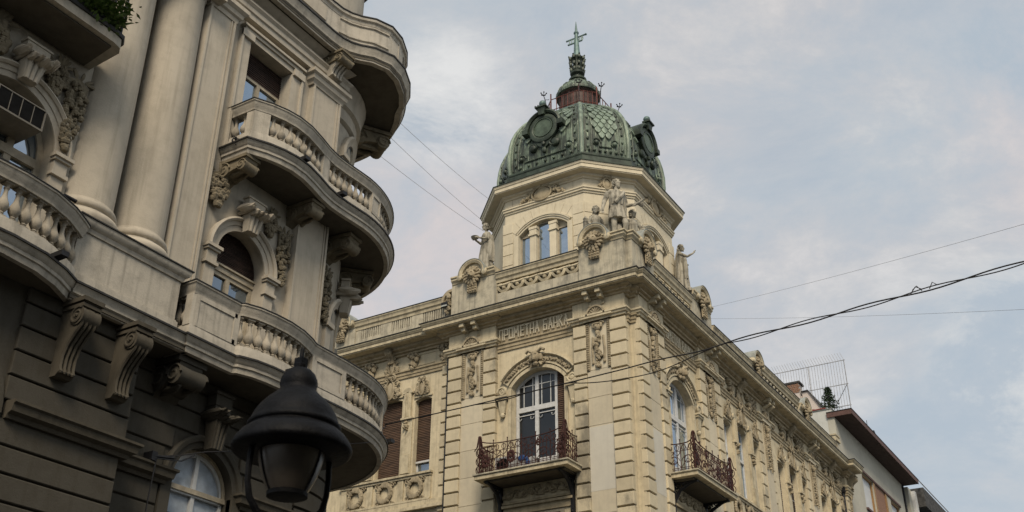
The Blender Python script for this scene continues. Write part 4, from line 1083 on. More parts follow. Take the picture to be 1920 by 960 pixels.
# facets: u across (-1..1), z up, n outward
FDIR = [((-1, 0), (0, 1), 0), ((-q2, q2), (q2, q2), 1), ((0, 1), (1, 0), 0), ((q2, q2), (q2, -q2), 1), ((-q2, -q2), (-q2, q2), 1)]
def facet(k, u, z, n_=0.):
    (nx, nd), (tx, td), ch = FDIR[k]
    h = dome_h(z); e = h * TE / TH
    if ch: ap = (h + e) * q2; hw = (h - e) * q2
    else: ap = h; hw = e
    return (TC + nx * (ap + n_) + tx * u * hw, -TC + nd * (ap + n_) + td * u * hw, z), hw
def scale_piece(k, u, z, wd, ht):
    b = B(FR); (P, hw) = facet(k, u, z); outl = []
    for (a, h_) in ((-.5, .5), (-.5, .05), (-.44, -.18), (-.25, -.40), (0, -.56), (.25, -.40), (.44, -.18), (.5, .05), (.5, .5)):
        zz = z + h_ * ht; uu = u + a * wd / hw
        up_ = .012 + .085 * (.5 - h_); outl.append((facet(k, uu, zz, up_)[0], facet(k, uu, zz, -.01)[0]))
    m_ = len(outl); mid = facet(k, u, z, .085)[0]
    b.add([q[0] for q in outl] + [q[1] for q in outl] + [mid], [(i, (i + 1) % m_, 2 * m_) for i in range(m_)] + [(i, (i + 1) % m_, m_ + (i + 1) % m_, m_ + i) for i in range(m_)])
    return part('scale', b, 'copperscale', dome, None, 20)
for k, z_lo in ((1, 28.1), (0, 28.4), (2, 28.4)):
    z = 30.95; row = 0
    while z > z_lo:
        hw = facet(k, 0, z)[1] * (.58 if k == 1 else .66); wd = .30 if k == 1 else .34
        n_ = max(1, int(2 * hw / wd)) ; n_ += (n_ + row) % 2
        lim = 1. if z > 28.9 else max(.3, 1 - (28.9 - z) / .9)
        for i in range(n_):
            u = ((i + .5) / n_ * 2 - 1) * (n_ * wd / 2) / facet(k, 0, z)[1]
            if abs(u) * facet(k, 0, z)[1] > hw * lim + .02: continue
            if k != 1 and abs(u * facet(k, 0, z)[1]) < .85 and z < 29.9: continue
            scale_piece(k, u, z, wd * .97, .46)
        z -= .275; row += 1
for k in range(5):                          # beaded side strips, bottom scrolls and fillet
    b = B(FR); r_ = B(FR)
    for s_ in (-1, 1):
        for i in range(9):
            z = 27.5 + i * .40; (P, hw) = facet(k, 0, z); off = .26 if FDIR[k][2] else .3
            p = facet(k, s_ * (1 - off / hw), z, .02)[0]; b.blob(*p, .062, .055, .075, 8, 5)
        for off in (.14, .44):
            r_.tube([facet(k, s_ * (1 - off / facet(k, 0, z)[1]), z, .015)[0] for z in [27.3 + i * .28 for i in range(14)]], .028, 5)
        hw = facet(k, 0, 27.5)[1]; q = s_ * (1 - .62 / hw)
        r_.tube([facet(k, q + .22 / hw * math.cos(t * .55) * (1 - t / 20), 27.75 + .22 * math.sin(t * .55) * (1 - t / 20), .03)[0] for t in range(16)], .03, 5)
        p = facet(k, q, 27.72, .05)[0]; b.blob(*p, .11, .11, .11, 10, 6)
    hw = facet(k, 0, 27.5)[1]
    r_.tube([facet(k, t / 6 * (1 - .75 / hw), 27.55, .03)[0] for t in range(-6, 7)], .03, 5)
    for i in range(7): b.blob(*facet(k, (i / 3 - 1) * .7, 27.35, .03)[0], .07, .07, .06, 6, 4)
    SPLIT.add('stud'); part('stud', b, 'copper', dome); part('fillet', r_, 'copper', dome)
# bull's-eye dormers
for fr in (FL, FR):
    c, zc, d0 = TC, 28.95, -.62
    b = B(fr); b.hlathe([(.62, -1.6), (.62, -.12), (.70, -.06), (.70, 0), (.58, .05), (.50, .03), (.46, -.02), (0, -.02)], c, d0, zc, 'd', 26)
    b.prism([(c - .60, zc - .25), (c + .60, zc - .25), (c + .3, zc - .8), (c, zc - 1.05), (c - .3, zc - .8)], d0 - .5, d0 - .05)
    for s_ in (-1, 1): b.blob(c + s_ * .55, d0 - .08, zc - .86, .2, .12, .2, 9, 6); b.scroll(c + s_ * .5, d0 - .02, zc - .86, .2, 1.3, s_, .22)
    b.blob(c, d0, zc - .82, .1, .08, .1); b.blob(c, d0 - .06, zc - 1.12, .12, .08, .16)
    dm = part('oculus_dormer', b, 'copperdark', dome); dm.matrix_basis = fr.m
    b = B(fr); b.arch([(.74, -1.5), (.90, -1.5), (.90, .08), (.82, .12), (.74, .04)], c, d0 * 0 + zc, 0.0, R(5), R(175), 20)
    for s_ in (-1, 1): b.box(c + s_ * .86 - .14, c + s_ * .86 + .14, -1.5, .12, zc - .12, zc + .12)
    b.hexa([(c - .13, .0, zc + .62), (c + .13, .0, zc + .62), (c + .13, .16, zc + .62), (c - .13, .16, zc + .62)], [(c - .2, 0, zc + .96), (c + .2, 0, zc + .96), (c + .2, .2, zc + .96), (c - .2, .2, zc + .96)])
    b.box(c - .27, c + .27, -.1, .26, zc + .96, zc + 1.03)
    b.v = [(x, y - d0, z) for x, y, z in b.v]
    hd = obj('dormer_hood', b.mesh('dormer_hood', M['copperdark']), dome, fr.m.copy())
    b = B(fr); b.hlathe([(.45, 0), (.45, .02), (0, .035)], c, d0 - .01, zc, 'd', 22); b.arch([(-.03, d0), (0, d0), (0, d0 + .05), (-.03, d0 + .05)], c, zc, .47, 0, 2 * PI, 22); o = part('oculus_pane', b, 'oculus', dome); o.matrix_basis = fr.m
    b = B(fr); b.lathe([(.10, zc + 1.03), (.06, zc + 1.07), (.06, zc + 1.12)], c, d0 + .02, 10); b.blob(c, d0 + .02, zc + 1.25, .16, .16, .16, 12, 8); o = part('ball_finial', b, 'copperlite', dome); o.matrix_basis = fr.m
# platform railing, lantern drum, vase and spire
b = B(FR); b.slab(octa(1.43), 31.18, 31.24); part('platform', b, 'copperlite', dome)
b = B(FR); rr = octa(1.33)
for k in range(8):
    p, q = rr[k], rr[(k + 1) % 8]; n_ = 5 if k % 2 == 0 else 4
    for zz in (31.42, 32.02): b.tube([(*p, zz), (*q, zz)], .022, 5)
    for i in range(n_): b.tube([(lerp(p[0], q[0], i / n_), lerp(p[1], q[1], i / n_), 31.22), (lerp(p[0], q[0], i / n_), lerp(p[1], q[1], i / n_), 32.02 if i else 32.35)], .034 if i == 0 else .018, 5)
part('platform_railing', b, 'redrail', dome)
b = B(FR)
for k in range(8):
    x, d = rr[k]; nx, nd = (x - TC) / 1.6, (d + TC) / 1.6
    pts = [(x + nx * (.25 + .16 * t ** 2), d + nd * (.25 + .16 * t ** 2), 31.15 + t * .95 + .1 * math.sin(t * 3)) for t in [i / 8 for i in range(9)]]
    b.tube(pts, .02, 5); e_ = pts[-1]
    for a in range(5): b.tube([e_, (e_[0] + .13 * math.cos(a * 1.26), e_[1] + .13 * math.sin(a * 1.26), e_[2] + .10)], .018, 4); b.blob(e_[0] + .13 * math.cos(a * 1.26), e_[1] + .13 * math.sin(a * 1.26), e_[2] + .12, .035)
    b.tube([(x + nx * .1, d + nd * .1, 32.0), (x + nx * .35, d + nd * .35, 31.9), (x + nx * .3, d + nd * .3, 31.5), (x, d, 31.3)], .015, 4)
SPLIT.add('iron_flower'); part('iron_flower', b, 'black', dome)
b = B(FR); b.lathe([(.92, 31.2), (.92, 31.4), (.86, 31.46), (.86, 32.54), (.95, 32.6), (.95, 32.68)], TC, -TC, 24)
for i in range(16): a = i * PI / 8; b.box(TC + .87 * math.cos(a) - .03, TC + .87 * math.cos(a) + .03, -TC + .87 * math.sin(a) - .03, -TC + .87 * math.sin(a) + .03, 31.46, 32.54)
part('lantern_drum', b, 'drum', dome)
b = B(FR); b.lathe([(.86, 32.62), (1.04, 32.64), (1.06, 32.74), (1.02, 32.84), (.93, 33.03), (.74, 33.25), (.50, 33.42), (.40, 33.52), (.36, 33.62), (0.3, 33.66)], TC, -TC, 28)
for i in range(20): a = i * PI / 10; b.tube([(TC + r_ * math.cos(a), -TC + r_ * math.sin(a), z) for r_, z in ((1.03, 32.84), (.94, 33.03), (.75, 33.25), (.51, 33.42), (.41, 33.52))], .022, 5)
part('lantern_cap', b, 'copper', dome)
b = B(FR); b.lathe([(.30, 33.62), (.42, 33.66), (.43, 33.74), (.30, 33.82), (.22, 33.90), (.22, 33.98), (.34, 34.06), (.36, 34.16), (.26, 34.26), (.22, 34.4), (.20, 34.8), (.24, 34.98), (.28, 35.04), (.28, 35.1), (.1, 35.14)], TC, -TC, 16)
for i in range(8):
    a = i * PI / 4
    for z0, r_ in ((34.3, .3), (34.62, .32), (34.98, .34)):
        b.blob(TC + r_ * math.cos(a), -TC + r_ * math.sin(a), z0, .09, .09, .12, 6, 4); b.tube([(TC + .2 * math.cos(a), -TC + .2 * math.sin(a), z0 - .12), (TC + r_ * math.cos(a), -TC + r_ * math.sin(a), z0), (TC + (r_ + .08) * math.cos(a), -TC + (r_ + .08) * math.sin(a), z0 + .12)], .04, 5)
part('spire_vase', b, 'copperdark', dome)
b = B(FR); b.lathe([(.19, 35.1), (.17, 35.2), (.10, 36.3), (.09, 36.55), (.13, 36.6), (.13, 36.66), (.07, 36.7), (.055, 36.95), (.012, 37.35)], TC, -TC, 10); part('spire', b, 'copperlite', dome)
b = B(FR); vx, vd = .62, .78               # weather vane: a pennant between two rails
def V(t, z, o=0.):
    t *= .66
    return (TC + vx * t - vd * o, -TC + vd * t + vx * o, z)
b.tube([V(-.72, 36.06), V(.72, 36.62)], .045, 5); b.tube([V(-.60, 35.84), V(.42, 36.22)], .045, 5)
for t in (-.55, -.38, -.2, .0, .2, .36): b.tube([V(t, 35.86 + .38 * (t + .6) * .97), V(t + .05, 36.1 + .39 * (t + .66))], .028, 5)
b.tube([V(.42, 36.22), V(.5, 36.38), V(.42, 36.50)], .03, 5); b.blob(*V(.72, 36.62), .06); b.blob(*V(-.72, 36.06), .05); b.blob(*V(-.6, 35.84), .05)
b.tube([V(-.12, 36.2), V(.12, 36.3)], .07, 6)
part('weather_vane', b, 'copperlite', dome)
# ================================================================ the grey corner house on the left
grey = thing('grey_house', 'grey stuccoed corner house with columns, balustrades and rounded corner balconies', 'building', (13, 15, 0))
FB = Fr(Matrix.Translation((-13, 0, 0)), 1)
CX, CD, CR = 16.4, -2.25, 1.95             # the rounded corner
def arc(cx, cd, r, a0, a1, n): return [(cx + r * math.cos(R(a0 + (a1 - a0) * i / n)), cd + r * math.sin(R(a0 + (a1 - a0) * i / n))) for i in range(n + 1)]
def gpart(name, b, mat, parent=None, smooth=38): return part(name, b, mat, parent or grey, None if parent else FB, smooth)
def gorn(name, me, x, d, z, sc_=1., sx=1., parent=None, rot=0.):
    o = obj(name, me, parent or grey, FB.m @ Matrix.Translation((x, -d, z)) @ Matrix.Rotation(rot, 4, 'Z') if not parent else Matrix.Translation((x, -d, z)) @ Matrix.Rotation(rot, 4, 'Z'))
    o.scale = (sc_ * sx, sc_, sc_); return o
me_bal1 = g_baluster(.63, .098).mesh('baluster', M['baluster'])
me_bal2 = g_baluster(.56, .092).mesh('baluster', M['baluster'])
me_gfest = g_grapes(.46, 1.2, 120).mesh('fruit_festoon', M['greyrel'])
me_gfestL = g_grapes(.55, 1.45, 150).mesh('fruit_festoon', M['greyrel'])
me_gclus = g_grapes(.75, .85, 120).mesh('fruit_cluster', M['greyrel'])
me_gcons = g_console(.36, 1.3, .55).mesh('scroll_console', M['lowerlite'])
me_gbrk = g_bracket(.34, .46, .72).mesh('balcony_bracket', M['greyrel'])
me_gkey = g_keystone(.44, .42, .24).mesh('keystone', M['greycol'])
me_gkeyl = g_keystone(.36, .55, .30).mesh('keystone', M['lower'])

# ---- upper walls
AL = (7.27, 9.17, 10.5, 12.17, .95)          # big arched window, left bay
AR = (13.05, 14.45, 10.5, 12.15, .72)       # arched window, right bay
b = B(FB); b.wall(3, 9.55, 9.6, 14.3, -.5, 0, [AL]); b.box(3, 9.55, -.5, 0, 14.3, 21); gpart('bay_wall', b, 'grey')
b = B(FB); b.wall(12.5, 16.15, 9.6, 14.25, -.5, 0, [AR]); b.wall(12.5, 16.15, 14.25, 18.7, -.5, 0, [(13.1, 14.45, 14.6, 17.5, 0)]); gpart('bay_wall', b, 'grey')
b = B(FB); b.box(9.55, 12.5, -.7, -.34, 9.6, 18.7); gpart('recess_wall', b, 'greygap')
b = B(FB); b.lathe([(CR, 9.4), (CR, 18.7)], CX, CD, 40); b.box(15.9, 16.3, -1.2, -.02, 9.4, 18.7); gpart('corner_wall', b, 'grey', None, 60)
b = B(FB); b.box(CX - 6, CX + CR, -16, CD, 0, 19.0); b.box(3, CX - 6.01, -16, -.65, 0, 19.0); b.box(CX - 6, CX - .3, CD, -.65, 0, 18.9); gpart('rear_block', b, 'grey')
# ---- columns on a pedestal, flat strip and its mouldings
for x, r_ in ((10.06, .545), (11.28, .525)):
    b = B(FB); b.lathe([(r_, 11.56), (r_ * .995, 13.5), (r_ * .97, 15.5), (r_ * .92, 17.45), (r_ * .98, 17.5), (r_ * .98, 17.56)], x, -.2, 40)
    c = gpart('column', b, 'greycol', None, 60)
    b = B(FB); b.lathe([(r_ * 1.26, 11.10), (r_ * 1.32, 11.16), (r_ * 1.32, 11.22), (r_ * 1.25, 11.28), (r_ * 1.12, 11.30), (r_ * 1.08, 11.36), (r_ * 1.14, 11.38), (r_ * 1.18, 11.43), (r_ * 1.14, 11.49), (r_ * 1.03, 11.51), (r_ * 1.0, 11.57)], x, -.2, 40)
    b.box(x - r_ * 1.3, x + r_ * 1.3, -.5, -.2 + r_ * 1.3, 11.03, 11.10); gpart('column_base', b, 'greycol', c, 50)
    b = B(FB); b.box(x - r_ * 1.25, x + r_ * 1.25, -.3, -.2 + r_ * 1.25, 17.56, 17.95); gpart('capital', b, 'greycol', c)
def strip(x0, x1, d, z0, z1, name='pilaster'):
    b = B(FB); b.box(x0, x1, -.3, d, z0, z1)
    p_ = gpart(name, b, 'greycol')
    b = B(FB); e = .055
    b.box(x0, x0 + e, d, d + .035, z0, z1); b.box(x1 - e, x1, d, d + .035, z0, z1); b.box(x1 - e * 2.2, x1 - e * 1.6, d, d + .02, z0, z1); gpart('edge_moulding', b, 'greycol', p_)
    return p_
strip(11.76, 12.5, .16, 10.9, 17.55); b = B(FB); b.sweep([(-.1, 17.5), (.03, 17.5), (.05, 17.6), (.10, 17.63), (.12, 17.72), (.2, 17.78), (.2, 17.88), (-.1, 17.9)], [(11.72, .16), (12.5, .16), (12.5, 0)]); gpart('capital', b, 'greycol')
strip(15.12, 16.1, .14, 9.7, 14.25); strip(15.12, 16.1, .14, 14.3, 17.6)
b = B(FB); b.sweep([(-.1, 17.58), (.03, 17.58), (.05, 17.66), (.10, 17.70), (.12, 17.8), (.18, 17.84), (.18, 17.93), (-.1, 17.95)], [(15.1, 0), (15.1, .14), (16.12, .14), (16.12, -.4)]); gpart('capital', b, 'greycol')
# ---- arched windows
def arched(A, mat, deep, ring, impost=True):
    xa, xb, z0, zs, ri_ = A; c = (xa + xb) / 2; hw = (xb - xa) / 2
    b = B(FB)
    b.arch([(-.02, 0), (.10, 0), (.10, .04), (-.02, .04)], c, zs, hw, 0, PI, 26); b.arch([(.10, 0), (.19, 0), (.19, .08), (.10, .06)], c, zs, hw, 0, PI, 26); b.arch([(.19, 0), (ring, 0), (ring, .13), (ring - .04, .15), (.19, .11)], c, zs, hw, 0, PI, 26)
    gpart('archivolt', b, mat)
    for s_ in (-1, 1):
        b = B(FB); x = c + s_ * (hw + ring * .5)
        b.box(x - ring * .5, x + ring * .5, 0, .07, z0, zs - .42); b.box(x - ring * .62, x + ring * .62, 0, .13, zs - .42, zs - .35)
        b.box(x - ring * .5, x + ring * .5, 0, .09, zs - .35, zs - .12); b.box(x - ring * .62, x + ring * .62, 0, .14, zs - .12, zs - .07); b.box(x - ring * .72, x + ring * .72, 0, .18, zs - .07, zs - .003)
        gpart('impost_pilaster', b, mat)
    return c, hw
c, hw = arched(AL, 'greycol', .4, .27)
gorn('keystone', me_gkey, c + .06, .1, 13.47, .9, 1.0); gorn('fruit_festoon', me_gfestL, 9.28, .03, 13.75); gorn('fruit_cluster', me_gclus, 7.5, .06, 13.9); gorn('fruit_cluster', me_gclus, 8.85, .03, 13.85, .7)
window(FB, grey, AL[0], AL[1], 10.6, 12.17, .93, -.34, 3, 12.0, 'beige', 'glassblue', .11, 'arched_window')
c, hw = arched(AR, 'greycol', .4, .27)
gorn('keystone', me_gkey, c, .1, 13.18, .92); gorn('fruit_festoon', me_gfest, 14.86, .03, 13.30); gorn('fruit_cluster', me_gclus, 12.82, .05, 13.72, .82); gorn('fruit_cluster', me_gclus, 14.4, .03, 13.6, .6)
wn = window(FB, grey, AR[0], AR[1], 10.6, 11.92, 0, -.34, 2, None, 'beige', 'glassmid', .09, 'arched_window')
b = B(FB); b.box(AR[0], AR[1], -.36, -.26, 11.92, 12.04); b.box(AR[0], AR[1], -.34, -.22, 12.04, 12.08); gpart('transom', b, 'beige', wn)
bl_ = B(FB)
for i in range(22):
    z = 12.06 + i * .037; u = max(0, (z - 12.15) / .72); h_ = .7 * math.sqrt(max(.01, 1 - min(1, u) ** 2))
    bl_.hexa([(13.75 - h_, -.32, z), (13.75 + h_, -.32, z), (13.75 + h_, -.27, z), (13.75 - h_, -.27, z)], [(13.75 - h_, -.32, z + .034), (13.75 + h_, -.32, z + .034), (13.75 + h_, -.29, z + .034), (13.75 - h_, -.29, z + .034)])
gpart('shutter', bl_, 'darkwood', wn)
b = B(FB); b.box(AL[0] - .05, AL[1] + .05, -.49, -.42, 10.4, 13.4); b.box(AR[0] - .05, AR[1] + .05, -.49, -.42, 10.4, 13.0); b.box(13.05, 14.5, -.49, -.42, 14.5, 17.6); gpart('window_back', b, 'black')
# ---- top floor window
wn = window(FB, grey, 13.1, 14.45, 14.6, 16.86, 0, -.3, 2, None, 'beige', 'glassblue', .075, 'top_window')
blind(FB, wn, 13.1, 14.45, 16.86, 17.49, -.27, 'darkwood', .05).matrix_basis = Matrix.Identity(4)
b = B(FB)
b.box(12.84, 13.1, 0, .07, 14.4, 17.5); b.box(14.45, 14.75, 0, .07, 14.4, 17.5); b.box(12.78, 12.84, 0, .12, 14.4, 17.62); b.box(14.75, 14.81, 0, .12, 14.4, 17.62)
b.box(12.86, 14.73, 0, .075, 17.502, 17.64); b.box(12.84, 14.75, 0, .12, 17.64, 17.72); b.box(12.78, 14.81, 0, .17, 17.72, 17.78)
for x in (12.86, 14.55): b.box(x - .08, x + .28, .075, .14, 17.45, 17.63)
gpart('window_surround', b, 'greycol')
b = B(FB); b.box(16.08, 16.28, -.9, -.06, 14.4, 17.6); gpart('corner_jamb', b, 'greycol')
# windows on the round corner, seen edge-on
def bend(b, ang, r_):
    """wrap a flat facade piece (s, d, z) round the corner cylinder; s runs clockwise"""
    b.v = [((CX + (r_ - y) * math.cos(R(ang) - x / r_)), -(CD + (r_ - y) * math.sin(R(ang) - x / r_)), z) for x, y, z in b.v]
    return b
for ang in (53, -28):
    for z0, zs, ri_ in ((10.0, 12.15, .70), (14.4, 16.75, .70)):
        b = B(); b.arch([(0, -.3), (.24, -.3), (.24, .12), (.18, .15), (.1, .08), (0, .05)], 0, zs, .66, 0, PI, 26)
        for s_ in (-1, 1): b.box(s_ * .78 - .12, s_ * .78 + .12, -.2, .09, z0, zs); b.box(s_ * .78 - .16, s_ * .78 + .16, -.2, .16, zs - .12, zs)
        cw = gpart('corner_window', bend(b, ang, CR), 'greycol')
        b = B(); b.prism([(-.66, z0), (.66, z0)] + [(.66 * math.cos(PI * i / 14), zs + .66 * math.sin(PI * i / 14)) for i in range(15)], -.1, .012); gpart('pane', bend(b, ang, CR), 'glassmid', cw)
        b = B(); b.box(-.04, .04, -.05, .04, z0, zs + .6); b.box(-.66, .66, -.05, .05, zs - .1, zs - .02); gpart('sash', bend(b, ang, CR), 'beige', cw)
        if z0 < 12:
            for s_ in (-1, 1):
                a = R(ang) - s_ * .98 / CR; gorn('fruit_festoon', me_gfest, CX + CR * math.cos(a), CD + CR * math.sin(a), 13.3, 1., 1., None, -(a - PI / 2))
            a = R(ang); gorn('keystone', me_gkey, CX + (CR + .08) * math.cos(a), CD + (CR + .08) * math.sin(a), 13.15, 1., 1., None, -(a - PI / 2))

# ---- balconies
def walk(pts, ds):
    """points at the given distances along a polyline, with the tangent"""
    out = []; acc = 0; k = 0
    for dd in ds:
        while k < len(pts) - 2 and acc + math.dist(pts[k], pts[k + 1]) < dd: acc += math.dist(pts[k], pts[k + 1]); k += 1
        L = math.dist(pts[k], pts[k + 1]); t = (dd - acc) / L
        out.append((lerp(pts[k][0], pts[k + 1][0], t), lerp(pts[k][1], pts[k + 1][1], t), math.atan2(pts[k + 1][1] - pts[k][1], pts[k + 1][0] - pts[k][0])))
    return out
def length(pts): return sum(math.dist(a, c) for a, c in zip(pts, pts[1:]))
def offset(pts, o):
    n = len(pts); out = []
    for i, (x, d) in enumerate(pts):
        a = pts[max(i - 1, 0)]; c = pts[min(i + 1, n - 1)]
        if i in (0, n - 1): l = math.dist(a, c); nx, nd = -(c[1] - a[1]) / l, (c[0] - a[0]) / l; k = 1
        else:
            l1, l2 = math.dist(a, pts[i]), math.dist(pts[i], c)
            n1 = (-(d - a[1]) / l1, (x - a[0]) / l1); n2 = (-(c[1] - d) / l2, (c[0] - x) / l2)
            k = max(.3, 1 + n1[0] * n2[0] + n1[1] * n2[1]); nx, nd = n1[0] + n2[0], n1[1] + n2[1]
        out.append((x + nx * o / k, d + nd * o / k))
    return out
def balcony(line, z0, zs, zp, zb, zr, piers, bal_me, back, pitch=.20, skip=(), panel=(), soffit='soffitshade', mat='greylite'):
    """line: plan of the parapet centre; z0 slab bottom, zs slab top, zp plinth top, zb rail bottom, zr rail top; piers: (from, to) along the line"""
    edge = offset(line, .13)
    b = B(FB); b.slab(edge + back, z0 + .02, zs - .02)
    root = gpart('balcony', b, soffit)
    h = zs - z0; b = B(FB)
    b.sweep([(-.1, z0), (.0, z0), (.02, z0 + .30 * h), (.05, z0 + .34 * h), (.05, z0 + .52 * h), (.08, z0 + .60 * h), (.12, z0 + .84 * h), (-.1, z0 + .84 * h)], edge); gpart('slab_moulding', b, mat, root, 30)
    b = B(FB); b.sweep([(-.1, z0 + .845 * h), (.145, z0 + .845 * h), (.145, z0 + .96 * h), (-.1, zs)], edge); gpart('slab_flashing', b, 'lead', root, 30)
    b = B(FB); b.sweep([(-.14, zs - .01), (.14, zs - .01), (.13, zs + .6 * (zp - zs)), (.11, zp), (-.11, zp), (-.14, zp - .02)], line); gpart('plinth', b, mat, root, 30)
    b = B(FB); hr = zr - zb
    b.sweep([(-.11, zb), (.11, zb), (.12, zb + .25 * hr), (.15, zb + .4 * hr), (.17, zb + .7 * hr), (.19, zb + .75 * hr), (.19, zb + .88 * hr), (-.15, zb + .9 * hr), (-.15, zb + .4 * hr)], line); gpart('handrail', b, mat, root, 30)
    b = B(FB); b.sweep([(-.16, zb + .905 * hr), (.205, zb + .885 * hr), (.205, zb + .95 * hr), (-.02, zr + .01), (-.16, zr - .01)], line); gpart('rail_flashing', b, 'lead', root, 30)
    for a, e in piers:
        n = max(2, int((e - a) / .12) + 1); q = walk(line, [lerp(a, e, i / (n - 1)) for i in range(n)]); q = [(x, d) for x, d, _ in q]
        b = B(FB); b.sweep([(-.12, zp - .01), (.10, zp - .01), (.10, zb + .01), (-.12, zb + .01)], q)
        if any(abs(a - p_[0]) < .05 for p_ in panel):    # raised frame round a sunk panel
            hh = zb - zp
            for s0, s1, u0, u1 in ((.06, .94, 0, .14), (.06, .94, .86, 1), (0, .12, 0, 1), (.88, 1, 0, 1)):
                m_ = walk(line, [lerp(a, e, s0), lerp(a, e, (s0 + s1) / 2), lerp(a, e, s1)]); m_ = [(x, d) for x, d, _ in m_]
                b.sweep([(.09, zp + hh * u0), (.125, zp + hh * u0), (.125, zp + hh * u1), (.09, zp + hh * u1)], m_)
        gpart('parapet_pier', b, mat, root, 30)
    cur = 0; L = length(line)
    for a, e in list(piers) + [(L, L)]:
        if a - cur > .15:
            n = max(1, round((a - cur) / pitch)); ds = [cur + (a - cur) * (i + .5) / n for i in range(n)]
            if not any(s0 <= cur <= s1 for s0, s1 in skip):
                for x, d, an in walk(line, ds): gorn('baluster', bal_me, x, d, zp, 1., 1., root, -an)
        cur = e
    return root
def dist_at(line, x, lo=0):
    acc = 0
    for i, (a, c) in enumerate(zip(line, line[1:])):
        if a[0] <= x <= c[0] and i >= lo: return acc + math.dist(a, c) * (x - a[0]) / max(1e-6, c[0] - a[0])
        acc += math.dist(a, c)
    return acc
# middle balcony: out from the wall, a shallow bow, then round the corner
ln2 = [(12.98, .02), (12.98, .66), (13.25, .80), (13.55, .90), (13.85, .95), (14.2, .94), (14.6, .86), (15.0, .76), (15.4, .70), (15.8, .70), (16.2, .72)] + arc(16.4, -2.15, 2.88, 88, -62, 34)
d1 = dist_at(ln2, 13.2, 1); pi2 = [(.50, d1 + .06), (dist_at(ln2, 14.93, 1), dist_at(ln2, 15.2, 1)), (dist_at(ln2, 16.75, 1), dist_at(ln2, 17.15, 1))]
p = pi2[-1][1] + 1.25
while p < length(ln2) - .5: pi2.append((p, p + .38)); p += 1.65
bal2 = balcony(ln2, 14.10, 14.42, 14.68, 15.22, 15.47, pi2, me_bal2, arc(16.4, -2.15, 1.6, -62, 85, 16) + [(12.98, -.05)], .205, (), [pi2[2]])
for x, d, rr in ((12.9, .3, 0), (14.95, .02, 0), ): gorn('balcony_bracket', me_gbrk, x + .12, .0, 14.095)
for ang in (84, 42, 0, -40): 
    a = R(ang); gorn('balcony_bracket', me_gbrk, CX + 1.9 * math.cos(a), CD + 1.9 * math.sin(a), 14.095, 1.15, 1., None, -(a - PI / 2))
# lower balcony
ln1 = [(12.35, .02), (12.35, .46), (13.45, .46), (13.52, .56), (13.75, .65), (14.1, .70), (14.5, .71), (14.9, .66), (15.25, .56), (15.55, .44), (16.6, .43)] + arc(16.9, -2.9, 3.3, 88, -62, 36)
pi1 = [(.36, dist_at(ln1, 13.42, 1)), (dist_at(ln1, 15.58, 1), dist_at(ln1, 16.68, 1))]
p = pi1[-1][1] + 2.0
while p < length(ln1) - .5: pi1.append((p, p + 1.0)); p += 2.9
bal1 = balcony(ln1, 9.48, 9.80, 10.05, 10.68, 10.93, pi1, me_bal1, arc(16.9, -2.9, 1.9, -62, 88, 16) + [(12.35, -.05)], .215, (), pi1)
# left bowed balcony and the straight pedestal between
ln0 = [(5.9, .1), (6.0, .40), (6.4, .58), (6.9, .72), (7.5, .80), (8.2, .83), (8.8, .77), (9.25, .62), (9.58, .44), (9.75, .33)]
bal0 = balcony(ln0, 9.48, 9.80, 10.08, 10.70, 10.95, [], me_bal1, [(9.75, -.3), (5.9, -.3)], .215)
b = B(FB); b.slab([(9.7, -.3), (9.7, .58), (12.4, .58), (12.4, -.3)], 9.50, 9.78); pe = gpart('pedestal_slab', b, 'soffitshade')
b = B(FB); b.sweep([(-.1, 9.48), (0, 9.48), (.02, 9.57), (.06, 9.59), (.06, 9.65), (.12, 9.74), (-.1, 9.74)], [(9.72, .55), (12.3, .55)]); gpart('slab_moulding', b, 'greylite', pe)
b = B(FB); b.sweep([(-.1, 9.745), (.145, 9.745), (.145, 9.78), (-.1, 9.8)], [(9.70, .55), (12.3, .55)]); gpart('slab_flashing', b, 'lead', pe)
b = B(FB); b.box(9.72, 12.02, -.3, .40, 9.79, 10.86); b.box(9.70, 12.05, -.3, .46, 9.79, 10.02); b.box(9.71, 12.035, -.3, .425, 10.02, 10.06); gpart('pedestal', b, 'greylite', pe)
b = B(FB); b.sweep([(-.3, 10.84), (.03, 10.84), (.05, 10.92), (.10, 10.95), (.13, 11.02), (.13, 11.06), (-.3, 11.09)], [(9.6, .40), (12.02, .40), (12.02, -.3)]); gpart('pedestal_cap', b, 'greylite', pe)
b = B(FB); b.sweep([(-.3, 11.092), (.155, 11.062), (.155, 11.085), (-.3, 11.11)], [(9.6, .40), (12.02, .40), (12.02, -.3)]); gpart('cap_flashing', b, 'lead', pe)
# planted balcony above the left window
b = B(FB); b.slab([(5.5, 0), (5.5, 1.02), (9.15, 1.02), (9.32, .98), (9.42, .85), (9.46, 0)], 14.22, 14.44); pb = gpart('planted_balcony', b, 'grey')
b = B(FB); b.sweep([(-.1, 14.41), (.03, 14.41), (.045, 14.44), (.045, 14.485), (-.1, 14.50)], [(5.5, 1.02), (9.15, 1.02), (9.32, .98), (9.42, .85), (9.46, 0)]); gpart('slab_flashing', b, 'lead', pb)
b = B(FB); b.slab([(5.6, 0), (5.6, .9), (9.2, .9), (9.3, .05)], 14.18, 14.218); gpart('soffit', b, 'soffitshade', pb)
b = B(FB)
for i in range(34): b.tube([(5.7 + i * .105, .93, 14.5), (5.7 + i * .105, .93, 15.55)], .012, 4)
for i in range(8): b.tube([(9.3, .93 - i * .115, 14.5), (9.3, .93 - i * .115, 15.55)], .014, 4)
